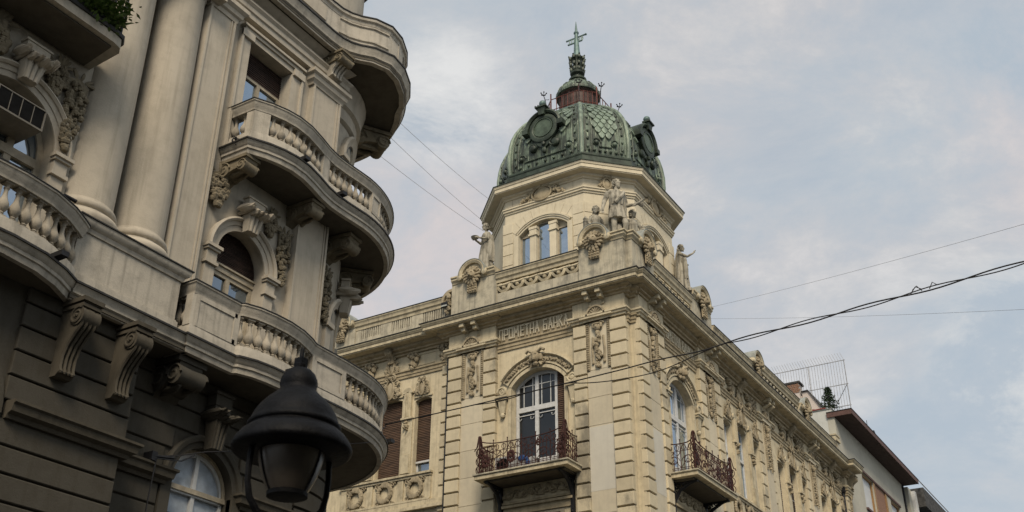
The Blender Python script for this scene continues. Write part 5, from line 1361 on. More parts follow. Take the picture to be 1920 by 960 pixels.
b.tube([(5.6, .93, 15.55), (9.3, .93, 15.55), (9.3, .05, 15.55)], .025, 6); b.tube([(5.6, .93, 14.62), (9.3, .93, 14.62), (9.3, .05, 14.62)], .018, 5); b.tube([(9.3, .93, 14.45), (9.3, .93, 15.7)], .03, 6)
gpart('railing', b, 'black', pb)
# ---- entablature, cornice and the top balcony
b = B(FB); ent = [(3, .0), (12.55, .0), (16.12, .0), (16.12, -.4)]
b.sweep([(-.3, 17.96), (.16, 17.96), (.16, 18.10), (.20, 18.12), (.20, 18.24), (.26, 18.30), (.26, 18.34), (.10, 18.36), (.10, 18.55), (.22, 18.60), (.30, 18.66), (-.3, 18.7)], ent); gpart('entablature', b, 'greycol', None, 30)
b = B(FB); b.lathe([(CR + .02, 17.6), (CR + .1, 17.65), (CR + .1, 17.95), (CR + .2, 18.0), (CR + .2, 18.3), (CR + .3, 18.66)], CX, CD, 40); gpart('corner_entablature', b, 'greycol')
ln3 = [(3, .33), (15.15, .33), (15.5, .36), (15.8, .46), (16.05, .62), (16.3, .84), (16.68, .99), (17.1, .94), (17.6, .72), (18.0, .42)] + arc(16.4, -2.2, 2.95, 52, -62, 26)
edge = offset(ln3, .16)
b = B(FB); b.slab(edge + arc(16.4, -2.2, 1.5, -62, 88, 16) + [(3, -.3)], 18.70, 19.02); t3 = gpart('top_balcony', b, 'soffitshade')
b = B(FB); b.sweep([(-.15, 18.66), (-.02, 18.66), (.0, 18.78), (.04, 18.80), (.05, 18.88), (.10, 18.96), (.11, 19.0), (-.1, 19.0)], edge); gpart('cornice', b, 'greylite', t3, 30)
b = B(FB); b.sweep([(-.15, 19.005), (.135, 19.005), (.135, 19.045), (-.15, 19.06)], edge); gpart('cornice_flashing', b, 'lead', t3, 30)
k = length(ln3) - length(ln3[10:]) - 2.0
par = [q for q in ln3]
pc = [q[:2] for q in walk(ln3, [dist_at(ln3, 3.05, 0) + i * .25 for i in range(int((dist_at(ln3, 17.25, 0) - .1) / .25) + 1)])]
b = B(FB); b.sweep([(-.12, 19.05), (.06, 19.05), (.06, 19.86), (-.12, 19.86)], ln3[:8]); 
b.sweep([(.055, 19.12), (.09, 19.12), (.09, 19.22), (.055, 19.24)], ln3[:8])
gpart('parapet', b, 'greylite', t3, 30)
b = B(FB)
for x0, x1 in ((15.75, 16.6),):
    q = [p_ for p_ in ln3 if x0 - .3 < p_[0] < x1 + .1]
    b.sweep([(.055, 19.30), (.10, 19.32), (.10, 19.36), (.055, 19.38)], q); b.sweep([(.055, 19.74), (.10, 19.76), (.10, 19.80), (.055, 19.82)], q)
gpart('panel_frame', b, 'greylite', t3, 30)
b = B(FB); b.box(12.4, 13.6, .38, .42, 19.35, 19.75); b.box(14.0, 15.0, .38, .42, 19.35, 19.75); gpart('parapet_panel', b, 'greycol', t3)
b = B(FB); b.sweep([(-.15, 19.84), (.07, 19.84), (.09, 19.92), (.14, 19.95), (.15, 20.02), (-.15, 20.04)], ln3); gpart('parapet_cap', b, 'greylite', t3, 30)
b = B(FB); b.sweep([(-.16, 20.045), (.17, 20.03), (.17, 20.06), (-.16, 20.08)], ln3); gpart('cap_flashing', b, 'lead', t3, 30)
b = B(FB); b.sweep([(-.12, 19.05), (.12, 19.05), (.10, 19.22), (-.10, 19.22)], ln3[7:]); gpart('plinth', b, 'greylite', t3, 30)
rest = ln3[7:]; L = length(rest)
b = B(FB); q = [w_[:2] for w_ in walk(rest, [0, .2, .42])]; b.sweep([(-.1, 19.2), (.08, 19.2), (.08, 19.85), (-.1, 19.85)], q); gpart('parapet_pier', b, 'greylite', t3, 30)
for i in range(int((L - .55) / .21)):
    if i % 8 == 7: continue
    x, d, an = walk(rest, [.55 + i * .21])[0]; o = gorn('baluster', me_bal1, x, d, 19.21, 1., 1., t3, -an)
for x in (15.62,): gorn('balcony_bracket', me_gbrk, x, .02, 18.655, .9, 1.3)
gorn('keystone', g_console(.46, .62, .5).mesh('fluted_bracket', M['greylite']), 15.66, .12, 18.64)
for ang in (30, -12):
    a = R(ang); gorn('balcony_bracket', me_gbrk, CX + 1.9 * math.cos(a), CD + 1.9 * math.sin(a), 18.655, 1.5, 1.1, None, -(a - PI / 2))
# attic storey set back
b = B(FB); b.lathe([(1.86, 19.0), (1.86, 23.5)], CX, CD + .1, 36); b.box(6, CX, -3, -.75, 19.0, 23.5); gpart('attic_wall', b, 'grey', None, 60)
b = B(FB); b.lathe([(1.86, 23.5), (2.2, 23.5), (2.2, 23.7), (1.9, 23.9)], CX, CD + .1, 36); b.box(6, CX, -3, -.5, 23.51, 23.8); gpart('attic_eaves', b, 'lead')

# ---- street level: rusticated pier and recessed wall
LC = 13.77; LR_ = .76; LZ = 7.46
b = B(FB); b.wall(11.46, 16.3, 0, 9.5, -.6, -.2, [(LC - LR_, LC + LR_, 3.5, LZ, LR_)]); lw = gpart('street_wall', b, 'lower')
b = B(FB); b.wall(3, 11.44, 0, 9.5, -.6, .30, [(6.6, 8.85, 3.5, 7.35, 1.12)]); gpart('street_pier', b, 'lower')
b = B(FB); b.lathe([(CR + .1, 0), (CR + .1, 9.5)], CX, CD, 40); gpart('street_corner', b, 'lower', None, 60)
CH = .41
def courses(x0, x1, d0, d1, z0, z1, hole=None, name='stone_course', off=.0):
    z = z0
    while z < z1 - .05:
        zt = min(z + CH - .035, z1)
        segs = [(x0, x1)]
        if hole:
            hx_, hz, hr = hole
            if zt < hz: segs = [(x0, hx_ - hr), (hx_ + hr, x1)]
            else:
                zz = max(0, z - hz + .02); 
                if zz < hr: q = math.sqrt(hr * hr - zz * zz); segs = [(x0, hx_ - q), (hx_ + q, x1)]
        for a, e in segs:
            if e - a > .12:
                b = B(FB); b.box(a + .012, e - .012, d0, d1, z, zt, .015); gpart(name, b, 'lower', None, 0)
        z += CH
courses(9.12, 11.47, .25, .37, 7.60, 9.48); courses(9.12, 11.42, .25, .36, 5.7, 7.3)
courses(11.5, 16.2, -.24, -.15, 7.60, 9.48, (LC, LZ, LR_ + .26)); courses(11.5, 16.2, -.24, -.155, 5.7, 7.3, (LC, LZ, LR_ + .26))
for z in [5.7 + i * CH for i in range(10)]:
    b = B(FB); b.lathe([(CR + .1, z), (CR + .17, z + .012), (CR + .17, z + CH - .05), (CR + .1, z + CH - .035)], CX, CD, 40, R(95), R(-70)); gpart('stone_course', b, 'lower')
b = B(FB); P_ = [(-.1, 7.30), (.06, 7.30), (.08, 7.36), (.16, 7.40), (.18, 7.50), (.22, 7.53), (.22, 7.57), (-.1, 7.59)]
b.sweep(P_, [(9.2, .36), (11.47, .36), (11.47, -.3)]); b.sweep(P_, [(11.7, -.16), (LC - LR_ - .24, -.16), (LC - LR_ - .24, -.3)]); b.sweep(P_, [(LC + LR_ + .24, -.3), (LC + LR_ + .24, -.16), (16.3, -.16)])
gpart('string_course', b, 'lowerlite')
b = B(FB); b.arch([(0, -.3), (.24, -.3), (.24, -.13), (.2, -.10), (.12, -.12), (.1, -.16), (0, -.17)], LC, LZ, LR_, 0, PI, 26)
for s_ in (-1, 1): b.box(LC + s_ * (LR_ + .12) - .12, LC + s_ * (LR_ + .12) + .12, -.3, -.14, 3.5, LZ)
gpart('arch_surround', b, 'lower')
b = B(FB); b.arch([(0, .2), (.28, .2), (.28, .41), (0, .41)], 7.72, 7.35, 1.12, 0, PI, 26); gpart('arch_surround', b, 'lower')
for x in (9.95, 11.05): gorn('scroll_console', me_gcons, x, .34, 9.47)
gorn('keystone', me_gkeyl, LC - .02, -.12, 8.72); 
for x in (12.55, 15.2): gorn('balcony_bracket', g_bracket(.55, .7, .6).mesh('balcony_bracket', M['lower']), x, -.16, 9.47)
# door with its fanlight and stickers
dw = window(FB, grey, LC - LR_ + .02, LC + LR_ - .02, 3.5, 7.44, .72, -.45, 2, 7.40, 'white', 'curtain', .075, 'street_door')
b = B(FB); b.arch([(0, -.5), (.06, -.5), (.06, -.36), (0, -.36)], LC, LZ, LR_ - .06, 0, PI, 22); b.box(LC - LR_, LC + LR_, -.46, -.34, 7.38, 7.47); gpart('fanlight_frame', b, 'beige', dw)
st = B(FB); st.box(13.06, 13.19, -.447, -.44, 6.82, 6.99); gpart('sticker', st, 'sticker', dw)
st = B(FB); st.box(13.085, 13.165, -.443, -.437, 6.945, 6.965); st.box(13.117, 13.133, -.443, -.437, 6.85, 6.95); gpart('sticker_letter', st, 'stickerw', dw)
st = B(FB); st.box(13.26, 13.45, -.447, -.44, 6.76, 6.97); gpart('sticker', st, 'sticker', dw)
st = B(FB); st.arch([(-.012, -.443), (.012, -.443), (.012, -.437), (-.012, -.437)], 13.355, 6.88, .06, 0, 2 * PI, 16); st.box(13.325, 13.385, -.443, -.437, 6.875, 6.905); st.box(13.30, 13.41, -.443, -.437, 6.785, 6.80); gpart('sticker_mark', st, 'stickerw', dw)
st = B(FB); st.box(13.98, 14.16, -.447, -.44, 6.72, 6.80); gpart('sticker', st, 'sticker', dw)
# little drain spouts on the balcony edges
for x, d, z, an in ((14.05, 1.14, 14.47, 0), (15.55, .92, 14.47, -.1), (19.3, -2.0, 14.5, 0), (9.1, .98, 9.86, .4), (14.6, .92, 9.86, 0), (18.9, .05, 9.86, .6), (19.5, -2.0, 19.02, 0)):
    b = B(FB); b.box(x - .07, x + .07, d - .2, d + .14, z - .035, z + .05) if abs(d) < 1.5 else b.box(x - .1, x + .2, d - .05, d + .05, z - .04, z + .05)
    gpart('drain_spout', b, 'black')
# ================================================================ ground
b = B(); b.v = [(-120, -120, 0), (260, -120, 0), (260, 260, 0), (-120, 260, 0)]; b.f = [(0, 1, 2, 3)]
o = obj('street', b.mesh('street', M['asphalt'], 0)); tag(o, 'dark paved street between the old houses', None, None, 'structure')
b = B(); b.box(-10, 18.2, -14.0, -12.4, 0.0, .13); o = obj('pavement', b.mesh('pavement', M['asphalt'], 0)); tag(o, None, None, None, 'structure')
b = B(); b.box(31.2, 110, -14.6, -13.2, 0.0, .13); o = obj('pavement', b.mesh('pavement', M['asphalt'], 0)); tag(o, None, None, None, 'structure')

# ================================================================ street lamp
LX, LYD = 4.72, 4.47
lp = thing('street_lamp', 'black bell-shaped street lantern with dark frosted bowl in curved arms', 'street lamp', (LX, LYD, 0))
b = B(); b.lathe([(.345, 3.715), (.364, 3.73), (.366, 3.75), (.352, 3.785), (.322, 3.825), (.292, 3.85), (.276, 3.86), (.276, 3.868), (.286, 3.876), (.287, 3.893), (.275, 3.905), (.266, 3.93), (.252, 3.965), (.228, 4.005), (.19, 4.05), (.148, 4.09), (.122, 4.115), (.113, 4.13), (.114, 4.15), (.118, 4.17), (.113, 4.20), (.097, 4.235), (.07, 4.262), (.035, 4.278), (.02, 4.28)], 0, 0, 48)
b.lathe([(.20, 3.80), (.26, 3.80), (.33, 3.73), (.345, 3.716)], 0, 0, 48)
part('lamp_shade', b, 'lamp', lp, None, 50)
b = B(); b.lathe([(.035, 4.26), (.04, 4.30), (.028, 4.31), (.028, 4.33), (.016, 4.34), (.012, 4.41), (.002, 4.425)], 0, 0, 12); b.box(-.03, .03, -.03, .03, 4.28, 4.345); part('finial', b, 'lamp', lp)
b = B(); b.lathe([(.115, 3.475), (.135, 3.51), (.165, 3.575), (.192, 3.66), (.205, 3.74), (.205, 3.80)], 0, 0, 40); part('lamp_bowl', b, 'frost', lp, None, 60)
b = B()
for k in range(3):
    a = R(200 + 120 * k); b.tube([(r_ * math.cos(a), r_ * math.sin(a), z) for r_, z in ((.118, 3.475), (.138, 3.51), (.168, 3.575), (.195, 3.66), (.208, 3.74), (.208, 3.80))], .006, 5)
b.lathe([(.10, 3.445), (.122, 3.45), (.124, 3.475), (.115, 3.48), (.095, 3.475)], 0, 0, 32); part('bowl_frame', b, 'lamp', lp)
b = B(); b.lathe([(.098, 3.47), (.08, 3.52), (.03, 3.55), (0, 3.555)], 0, 0, 24); b.lathe([(.0, 3.47), (.03, 3.48), (.035, 3.56), (.0, 3.6)], .0, .0, 12); part('lamp_holder', b, 'black', lp)
cr = (math.sin(YAW + R(38)), math.cos(YAW + R(38)))          # the plane of the two curved arms
for s_ in (-1, 1):
    ux, ud = s_ * cr[0], s_ * cr[1]
    pts = [(.25, 3.80), (.262, 3.70), (.266, 3.60), (.262, 3.50), (.24, 3.41), (.18, 3.33), (.09, 3.27), (.0, 3.24)]
    b = B(); b.tube([(ux * q, ud * q, z) for q, z in pts], [.018, .018, .018, .018, .02, .022, .024, .026], 8); part('lamp_arm', b, 'lamp', lp)
b = B(); b.lathe([(.17, 0), (.17, .5), (.12, .55), (.10, .9), (.06, 1.0), (.055, 2.9), (.075, 2.95), (.075, 3.02), (.05, 3.06), (.035, 3.25), (0, 3.27)], 0, 0, 20); part('lamp_post', b, 'lamp', lp)

# ================================================================ overhead cables
def cable(name, pts, r, mat, label, cat='cable', group=None, n=5):
    b = B(); b.tube([(x, -y, z) for x, y, z in pts], r, n)
    return tag(obj(name, b.mesh(name, M[mat])), label, cat, group)
A_ = Vector((19.25, 15.35, 10.46)); E_ = Vector((16.5, -6.0, 10.05))
def main(t, ph=0., amp=.0):
    p = A_.lerp(E_, t); p.z -= 4 * .24 * t * (1 - t) + .0; u = 0 if t < .3 else min(1, (t - .3) / .1)
    return (p.x, p.y, p.z + amp * math.sin(t * 60 + ph) * u)
cable('overhead_cable', [main(i / 120, 0, .03) for i in range(121)], .014, 'cable', 'thick black cable running from the round grey balcony across the street')
def second(t):
    p = main(t, PI, .035); z = p[2]
    if .25 < t < .415: z -= .22 * math.sin((t - .25) / .165 * PI) ** .8
    if .13 < t < .2: z -= .05 * math.sin((t - .13) / .07 * PI)
    return (p[0], p[1], z)
cable('overhead_cable', [second(i / 140) for i in range(141)], .011, 'cable', 'thin second cable twisted on the black one and sagging before the bank corner')
b = B()
for k, (t, dx) in enumerate(((.585, .3), (.594, -.25), (.60, .2))):
    p = main(t); b.tube([(p[0], -p[1], p[2]), (p[0] + .02, -p[1] + dx * .3, p[2] + .12), (p[0], -p[1] + dx * .6, p[2] + .05)], .009, 4)
tag(obj('wire_tie', b.mesh('wire_tie', M['cable'])), 'small knot of loose wire ends on the black cable against the sky', 'wire tie')
pts = [(12.38, 14.93, 7.66), (12.87, 14.85, 7.80), (13.44, 14.85, 8.03), (14.41, 14.95, 8.34), (17.77, 14.6, 9.45), (19.2, 15.28, 10.40)]
cable('wall_cable', [tuple(Vector(pts[k]).lerp(Vector(pts[k + 1]), u / 6)) for k in range(5) for u in range(6)] + [pts[-1]], .012, 'cable', 'grey cable from the wall bracket past the door arch to the round balcony')
b = B(); b.box(12.30, 12.42, -15.15, -14.92, 7.58, 7.74); b.tube([(12.36, -14.95, 7.66), (12.75, -14.88, 7.72)], .03, 6); b.tube([(12.42, -14.94, 7.68), (12.40, -14.96, 6.9), (12.36, -14.95, 5.6)], .014, 5); b.tube([(12.4, -14.9, 7.62), (12.9, -14.84, 7.70), (13.2, -14.86, 7.9)], .012, 5)
tag(obj('cable_bracket', b.mesh('cable_bracket', M['black'])), 'black cable bracket with a hanging lead on the rusticated wall', 'bracket')
for i, (p, q, lab) in enumerate((((21.05, 16.91, 20.94), (33.56, 21.74, 26.31), 'highest of the three thin wires between the grey house and the tower'), ((20.87, 17.14, 20.42), (33.56, 21.86, 25.11), 'middle of the three thin wires between the grey house and the tower'), ((20.54, 17.52, 19.91), (33.56, 22.04, 24.85), 'lowest of the three thin wires between the grey house and the tower'))):
    p, q = Vector(p), Vector(q); p = p + (p - q) * .22
    cable('sky_wire', [tuple(p.lerp(q, t / 20) - Vector((0, 0, .5 * t / 20 * (1 - t / 20)))) for t in range(21)], .0065, 'wire', lab, 'wire', 'thin wires strung to the bank tower', 4)
for p, q, lab in (((40.9, 15.0, 22.55), (25.0, .45, 14.75), 'upper thin wire running from the bank roof into the open sky'), ((40.5, 15.0, 21.85), (24.9, .9, 12.4), 'lower thin wire running from the bank roof into the open sky')):
    p, q = Vector(p), Vector(q); q = q + (q - p) * .35
    cable('street_wire', [tuple(p.lerp(q, t / 20) - Vector((0, 0, .6 * t / 20 * (1 - t / 20)))) for t in range(21)], .0055, 'wire', lab, 'wire', 'thin wires crossing the street', 4)

# ================================================================ buildings beyond the bank
mod = thing('modern_house', 'plain pale rendered house with brown overhanging eaves beyond the bank', 'building', (KX + 26.6, KY, 0))
X0, X1 = 26.62, 42.1
FM = Fr(Matrix.Translation((-26.6, 0, 0)), 1)
def mpart(name, b, mat, parent=None): return part(name, b, mat, parent or mod, None if parent else FM)
ops = [(29.3, 33.3, 19.0, 21.36, 0), (37.6, 39.9, 19.0, 21.36, 0)]
b = B(FM); b.wall(X0, X1, 0, 23.35, -.4, .0, [(31.0, 33.5, 19.2, 21.36, 0), (33.72, 36.45, 19.2, 21.36, 0), (37.55, 39.9, 19.2, 21.36, 0)]); mpart('front_wall', b, 'modern')
b = B(FM); b.box(X0 + .01, X1, -14, -.41, 0, 23.3); b.box(X0 + .004, X0 + 3.0, -5, -.10, 18, 23.86); mpart('rear_block', b, 'modernwhite')
b = B(FM); b.slab([(26.55, -.4), (26.55, 1.0), (40.0, 1.0), (42.1, 1.0), (42.1, -.4)], 23.36, 23.6); ev = mpart('eaves', b, 'browndark')
b = B(FM); b.sweep([(0, 23.34), (.035, 23.34), (.035, 23.62), (0, 23.64)], [(26.55, -.4), (26.55, 1.0), (42.1, 1.0)]); mpart('fascia', b, 'brown', ev)
b = B(FM); b.sweep([(0, 23.625), (.06, 23.625), (.06, 23.66), (0, 23.66)], [(26.55, -.4), (26.55, 1.0), (42.1, 1.0)]); b.slab([(26.55, -.4), (26.55, 1.0), (42.1, 1.0), (42.1, -.4)], 23.61, 23.625); mpart('roof_edge', b, 'lead', ev)
for a, e in ((31.0, 33.5), (37.55, 39.9)):
    b = B(FM); b.box(a, a + .1, -.25, -.1, 19.2, 21.3); b.box(e - .1, e, -.25, -.1, 19.2, 21.3); b.box(a, e, -.26, -.08, 21.26, 21.36); wq = mpart('window', b, 'wframe')
    b = B(FM); b.box(a + .1, e - .1, -.24, -.2, 19.2, 21.26); mpart('roller_blind', b, 'blind', wq)
    b = B(FM); b.box(a - .1, e + .05, -.1, .12, 19.08, 19.2); mpart('window_sill', b, 'brown', wq)
b = B(FM); b.box(33.72, 36.45, -.30, -.03, 19.2, 21.36); bp = mpart('brick_panel', b, 'brick')
b = B(FM); b.box(33.52, 33.72, -.1, .03, 19.2, 21.4); b.box(36.2, 36.5, -.1, .03, 19.2, 21.4); mpart('panel_frame', b, 'wframe', bp)
b = B(FM); b.box(30.9, 40.0, 0, .07, 21.37, 21.5); mpart('lintel_trim', b, 'brown')
b = B(FM); b.tube([(41.6, .06, 0), (41.6, .06, 23.3)], .07, 8); mpart('drain_pipe', b, 'black')
# attic volumes on its roof
b = B(FM); b.box(26.58, 29.7, -5.05, -.06, 23.862, 23.91); mpart('attic_coping', b, 'paleflash')
b = B(FM); b.box(26.55, 26.95, -1.7, -1.05, 23.912, 24.0); b.box(26.55, 26.95, -1.04, -.42, 23.912, 23.975); mpart('ridge_tiles', b, 'redtile')
b = B(FM); b.sprism([(-.62, 23.92), (-.80, 24.3), (-1.44, 25.42), (-1.80, 25.40), (-1.80, 23.92)], 27.2, 31.5); b.box(27.25, 31.5, -4, -1.8, 23.92, 25.2); pk = mpart('pink_attic', b, 'pink')
b = B(FM); b.sprism([(-.78, 24.33), (-1.43, 25.47), (-1.85, 25.45), (-1.85, 25.41), (-1.45, 25.425), (-.81, 24.3)], 27.1, 31.6); mpart('roof_edge', b, 'concrete', pk)
b = B(FM); b.box(27.0, 27.7, -2.62, -1.9, 23.9, 25.95); ch = mpart('chimney', b, 'pink')
b = B(FM); b.box(26.92, 27.8, -2.72, -1.8, 25.95, 26.06); mpart('chimney_cap', b, 'concrete', ch)
for i in range(5):
    for j in range(3):
        b = B(FM); b.box(26.97, 27.02, -2.6 + j * .24 + (.08 if i % 2 else 0), -2.39 + j * .24 + (.08 if i % 2 else 0), 25.36 + i * .115, 25.46 + i * .115); mpart('brick', b, 'brick', ch)
b = B(FM)
for x, h in ((29.0, .5), (31.3, .9), (31.9, .35)): b.tube([(x, .7, 23.6), (x, .7, 23.6 + h)], .02, 4)
b.tube([(32.2, .7, 23.6), (32.2, .7, 24.1), (32.8, .7, 24.3), (33.4, .7, 24.0)], .04, 5); b.tube([(32.5, .7, 23.7), (33.3, .7, 23.9)], .04, 5); b.box(36.0, 39.4, .5, .75, 23.64, 23.95)
mpart('roof_aerials', b, 'black')
# steel bar screen standing on the roof
sc_o = thing('bar_screen', 'tall grey steel bar screen standing on the roof behind the shrub', 'screen', (KX + 27.3, KY + 1.2, 23.6))
FS = Fr(Matrix.Translation((-27.3, -1.2, -23.6)), 1)
for i in range(27):
    d = .85 - i * .16
    b = B(FS); b.tube([(27.3, d, 23.4), (27.3, d, 26.95), (27.3, d - .17, 27.42)], .014, 4); part('bar', b, 'rebar', sc_o, FS)
for z in (24.15, 25.45, 26.93):
    b = B(FS); b.tube([(27.32, .9, z), (27.32, -3.35, z)], .024, 5); part('rail', b, 'rebar', sc_o, FS)
for d in (.84, -1.3):
    b = B(FS); b.tube([(27.34, d, 23.4), (27.34, d, 26.95)], .028, 5); part('post', b, 'rebar', sc_o, FS)
b = B(FS); b.tube([(27.34, .84, 25.45), (28.6, -1.0, 23.7)], .02, 5); b.tube([(27.34, -1.3, 25.45), (28.6, -1.6, 23.7)], .02, 5); part('brace', b, 'rebar', sc_o, FS)
# shrub on the roof
rs = random.Random(3)
sh = thing('roof_shrub', 'small dark conifer growing on the white roof by the bar screen', 'shrub', (KX + 27.1, KY + .30, 24.07))
b = B(); b.tube([(0, 0, -.3), (.02, 0, .5), (0, .02, 1.2)], [.05, .04, .01], 6); part('trunk', b, 'darkwood', sh)
b = B()
for i in range(900):
    z = rs.uniform(.02, 1.25); rr = .62 * (1 - z / 1.35) ** .8 * (0.55 + .45 * abs(math.sin(z * 9 + 1))); a = rs.uniform(0, 2 * PI); q = rr * math.sqrt(rs.random())
    x, y = q * math.cos(a), q * math.sin(a); l = rs.uniform(.06, .13); b_ = rs.uniform(-.5, 1); c_ = rs.uniform(0, 6.3)
    b.add([(x, y, z - .15), (x + l * math.cos(c_), y + l * math.sin(c_), z - .15 + l * b_), (x + l * .5 * math.cos(c_ + 1.2), y + l * .5 * math.sin(c_ + 1.2), z - .15 + l * .6)], [(0, 1, 2)])
obj('crown', b.mesh('crown', M['needle'], 0), sh); sh.scale = (1.15, 1.15, 1.15)
# glazed building farther on
gl = thing('glazed_building', 'dark-topped glazed building just beyond the brown-eaved house', 'building', (KX + 42.2, KY, 0))
FG = Fr(Matrix.Translation((-42.2, 0, 0)), 1)
def glp(name, b, mat, parent=None): return part(name, b, mat, parent or gl, None if parent else FG)
b = B(FG); b.box(42.25, 75, -12, -.5, 0, 23.2); glp('rear_block', b, 'concrete')
b = B(FG); b.box(42.15, 43.0, -.5, .25, 0, 23.3); glp('end_pier', b, 'modern'); b = B(FG); b.box(43.0, 43.5, -.3, .5, 0, 23.2); glp('white_fin', b, 'white')
b = B(FG); b.box(43.5, 75, -.5, 1.0, 22.2, 23.5); glp('concrete_band', b, 'concrete')
for i in range(16):
    b = B(FG); b.box(43.6 + i * 1.9, 45.35 + i * 1.9, -.3, -.1, 17.5, 22.2); glp('pane', b, 'glassblue'); b = B(FG); b.box(45.36 + i * 1.9, 45.48 + i * 1.9, -.3, .05, 17.5, 22.2); glp('mullion', b, 'black')
cable('roof_line', [(KX + 39.9, KY - .95, 23.75), (KX + 60, KY - .9, 23.9)], .04, 'wire', 'thin pale cable along the roof edge of the glazed building', 'cable')

# ================================================================ fittings
ac = thing('air_conditioner', 'old beige window air conditioner jutting from the arched fanlight', 'air conditioner', (8.22, 15.0, 12.24))
b = B(); b.box(-.46, .46, -.35, .30, 0, .42); part('case', b, 'ac', ac)
b = B()
for x0, x1 in ((-.43, -.21), (-.205, .01), (.015, .225), (.23, .43)): b.box(x0, x1, .29, .305, .05, .39)
part('grille', b, 'acgrille', ac)
b = B()
for x in (-.21, .0, .225): b.box(x - .006, x + .006, .303, .315, .04, .40)
b.box(-.46, .46, .30, .32, .0, .03); b.box(-.46, .46, .30, .32, .40, .42); b.box(-.46, -.44, .30, .32, .03, .40); b.box(.44, .46, .30, .32, .03, .40); part('frame', b, 'ac', ac)
a2 = thing('balcony_air_conditioner', 'white air conditioner unit with a dark round fan behind the iron railing', 'air conditioner', (KX - .55, KY + 4.95, 13.43), rz=R(-90))
b = B(); b.box(-.42, .42, -.16, .16, .04, .64); part('case', b, 'white', a2)
b = B(); b.hlathe([(.25, .155), (.25, .175), (.2, .18), (0, .17)], -.1, 0, .34, 'd', 18); part('fan_grille', b, 'acgrille', a2)
bc_ = thing('blue_bundle', 'pale bundle with a blue cloth on the bank balcony floor', 'bundle', (KX - .5, KY + 4.15, 13.43), rz=R(-90))
b = B(); b.box(-.35, .35, -.1, .12, 0, .5); part('sheet', b, 'white', bc_)
b = B(); b.blob(-.15, .14, .50, .16, .08, .12); b.blob(.1, .14, .3, .1, .05, .12); b.blob(.02, .14, .47, .12, .06, .08); part('cloth', b, 'blue', bc_)
fl = thing('floodlight', 'small dark floodlight on the bank parapet beside the side volute', 'floodlight', (KX - .1, KY + 8.25, 21.1))
b = B(); b.tube([(0, 0, -.6), (0, 0, .3)], .03, 6); part('stem', b, 'black', fl)
b = B(); b.hexa([(-.24, -.22, .0), (.14, -.22, .0), (.14, .22, .0), (-.24, .22, .0)], [(-.14, -.2, .32), (.24, -.2, .32), (.24, .2, .32), (-.14, .2, .32)]); part('housing', b, 'paleflash', fl); fl.scale = (.62,) * 3
b = B(); b.box(-.2, -.12, -.24, .24, -.03, .33); part('bezel', b, 'black', fl)
wc = thing('wire_coil', 'tangled black wire coil hung at the start of the middle balcony', 'wire coil', (12.82, 14.62, 14.45))
b = B(); rw = random.Random(8)
for k in range(4):
    c0 = (rw.uniform(-.06, .06), rw.uniform(.0, .08), rw.uniform(-.05, .05)); b.tube([(c0[0] + .12 * math.cos(t * .7 + k), c0[1] + .03 * math.sin(t * 1.3), c0[2] + .10 * math.sin(t * .7 + k * .5)) for t in range(12)], .011, 4)
part('loop', b, 'cable', wc)
sp = thing('spot_lamp', 'small black spot lamp on the bowed balcony rail before the column', 'spot lamp', (9.12, 14.22, 10.93)); sp.scale = (.72,) * 3
b = B(); b.tube([(0, 0, 0), (.02, 0, .12)], .02, 6); part('stem', b, 'black', sp)
b = B(); b.hlathe([(.03, -.16), (.045, -.1), (.045, .16), (.05, .18), (.0, .18)], .06, 0, .15, 'x', 10); part('barrel', b, 'black', sp)
# ivy boxes on the upper left balcony
ri2 = random.Random(21)
iv = thing('balcony_plants', 'leafy green plants spilling through the black railing above the air conditioner', 'plants', (8.05, 14.1, 14.5))
b = B(); b.box(-2.3, 1.05, -.1, .1, .0, .22); part('planter', b, 'black', iv)
b = B()
for i in range(5200):
    x = ri2.uniform(-2.5, 1.18); dd = ri2.gauss(.06, .17); z = abs(ri2.gauss(.12, .42)) + .0
    if math.sin(x * 5.1 + 1) * .4 + math.sin(x * 11) * .3 + .8 < z * .8: continue
    if ri2.random() < .12: dd += .12; z -= ri2.uniform(0, .16)
    l = ri2.uniform(.045, .095); a = ri2.uniform(0, 6.3); e = ri2.uniform(-1, .7)
    ca, sa = math.cos(a), math.sin(a)
    b.add([(x, dd, z), (x + l * .6 * ca - l * .45 * sa, dd + l * .6 * sa + l * .45 * ca, z + l * e * .6), (x + l * 1.5 * ca, dd + l * 1.5 * sa, z + l * e * 1.3), (x + l * .6 * ca + l * .45 * sa, dd + l * .6 * sa - l * .45 * ca, z + l * e * .6)], [(0, 1, 2, 3)])
part('leaves', b, 'leaf', iv, None, 0)['kind'] = 'stuff'
# ================================================================ statues on the bank parapet
def limb(b, pts, rr, n=8):
    """tapered limb through interpolated points"""
    P = [Vector(p) for p in pts]; out = []; ro = []
    for i in range(len(P) - 1):
        for k in range(5): out.append(P[i].lerp(P[i + 1], k / 5)); ro.append(lerp(rr[i], rr[i + 1], k / 5))
    out.append(P[-1]); ro.append(rr[-1]); b.tube(out, ro, n)
def robe(b, rings, nf, amp, n=40, ph=0.):
    """cloth falling in folds: rings of (x, d, z, rx, rd) from bottom to top"""
    vs = []; m = len(rings)
    for j, (x, d, z, rx, rd) in enumerate(rings):
        for i in range(n):
            a = 2 * PI * i / n; k = 1 + amp * (1 - .55 * j / m) * (math.sin(nf * a + ph + .5 * math.sin(j * .8)) + .45 * math.sin((nf * 1.7) * a + 2 * ph))
            vs.append((x + rx * k * math.cos(a), d + rd * k * math.sin(a), z))
    fs = [(j * n + i, j * n + (i + 1) % n, (j + 1) * n + (i + 1) % n, (j + 1) * n + i) for j in range(m - 1) for i in range(n)]
    b.add(vs, fs + [tuple(range(n)), tuple(range((m - 1) * n, m * n))])
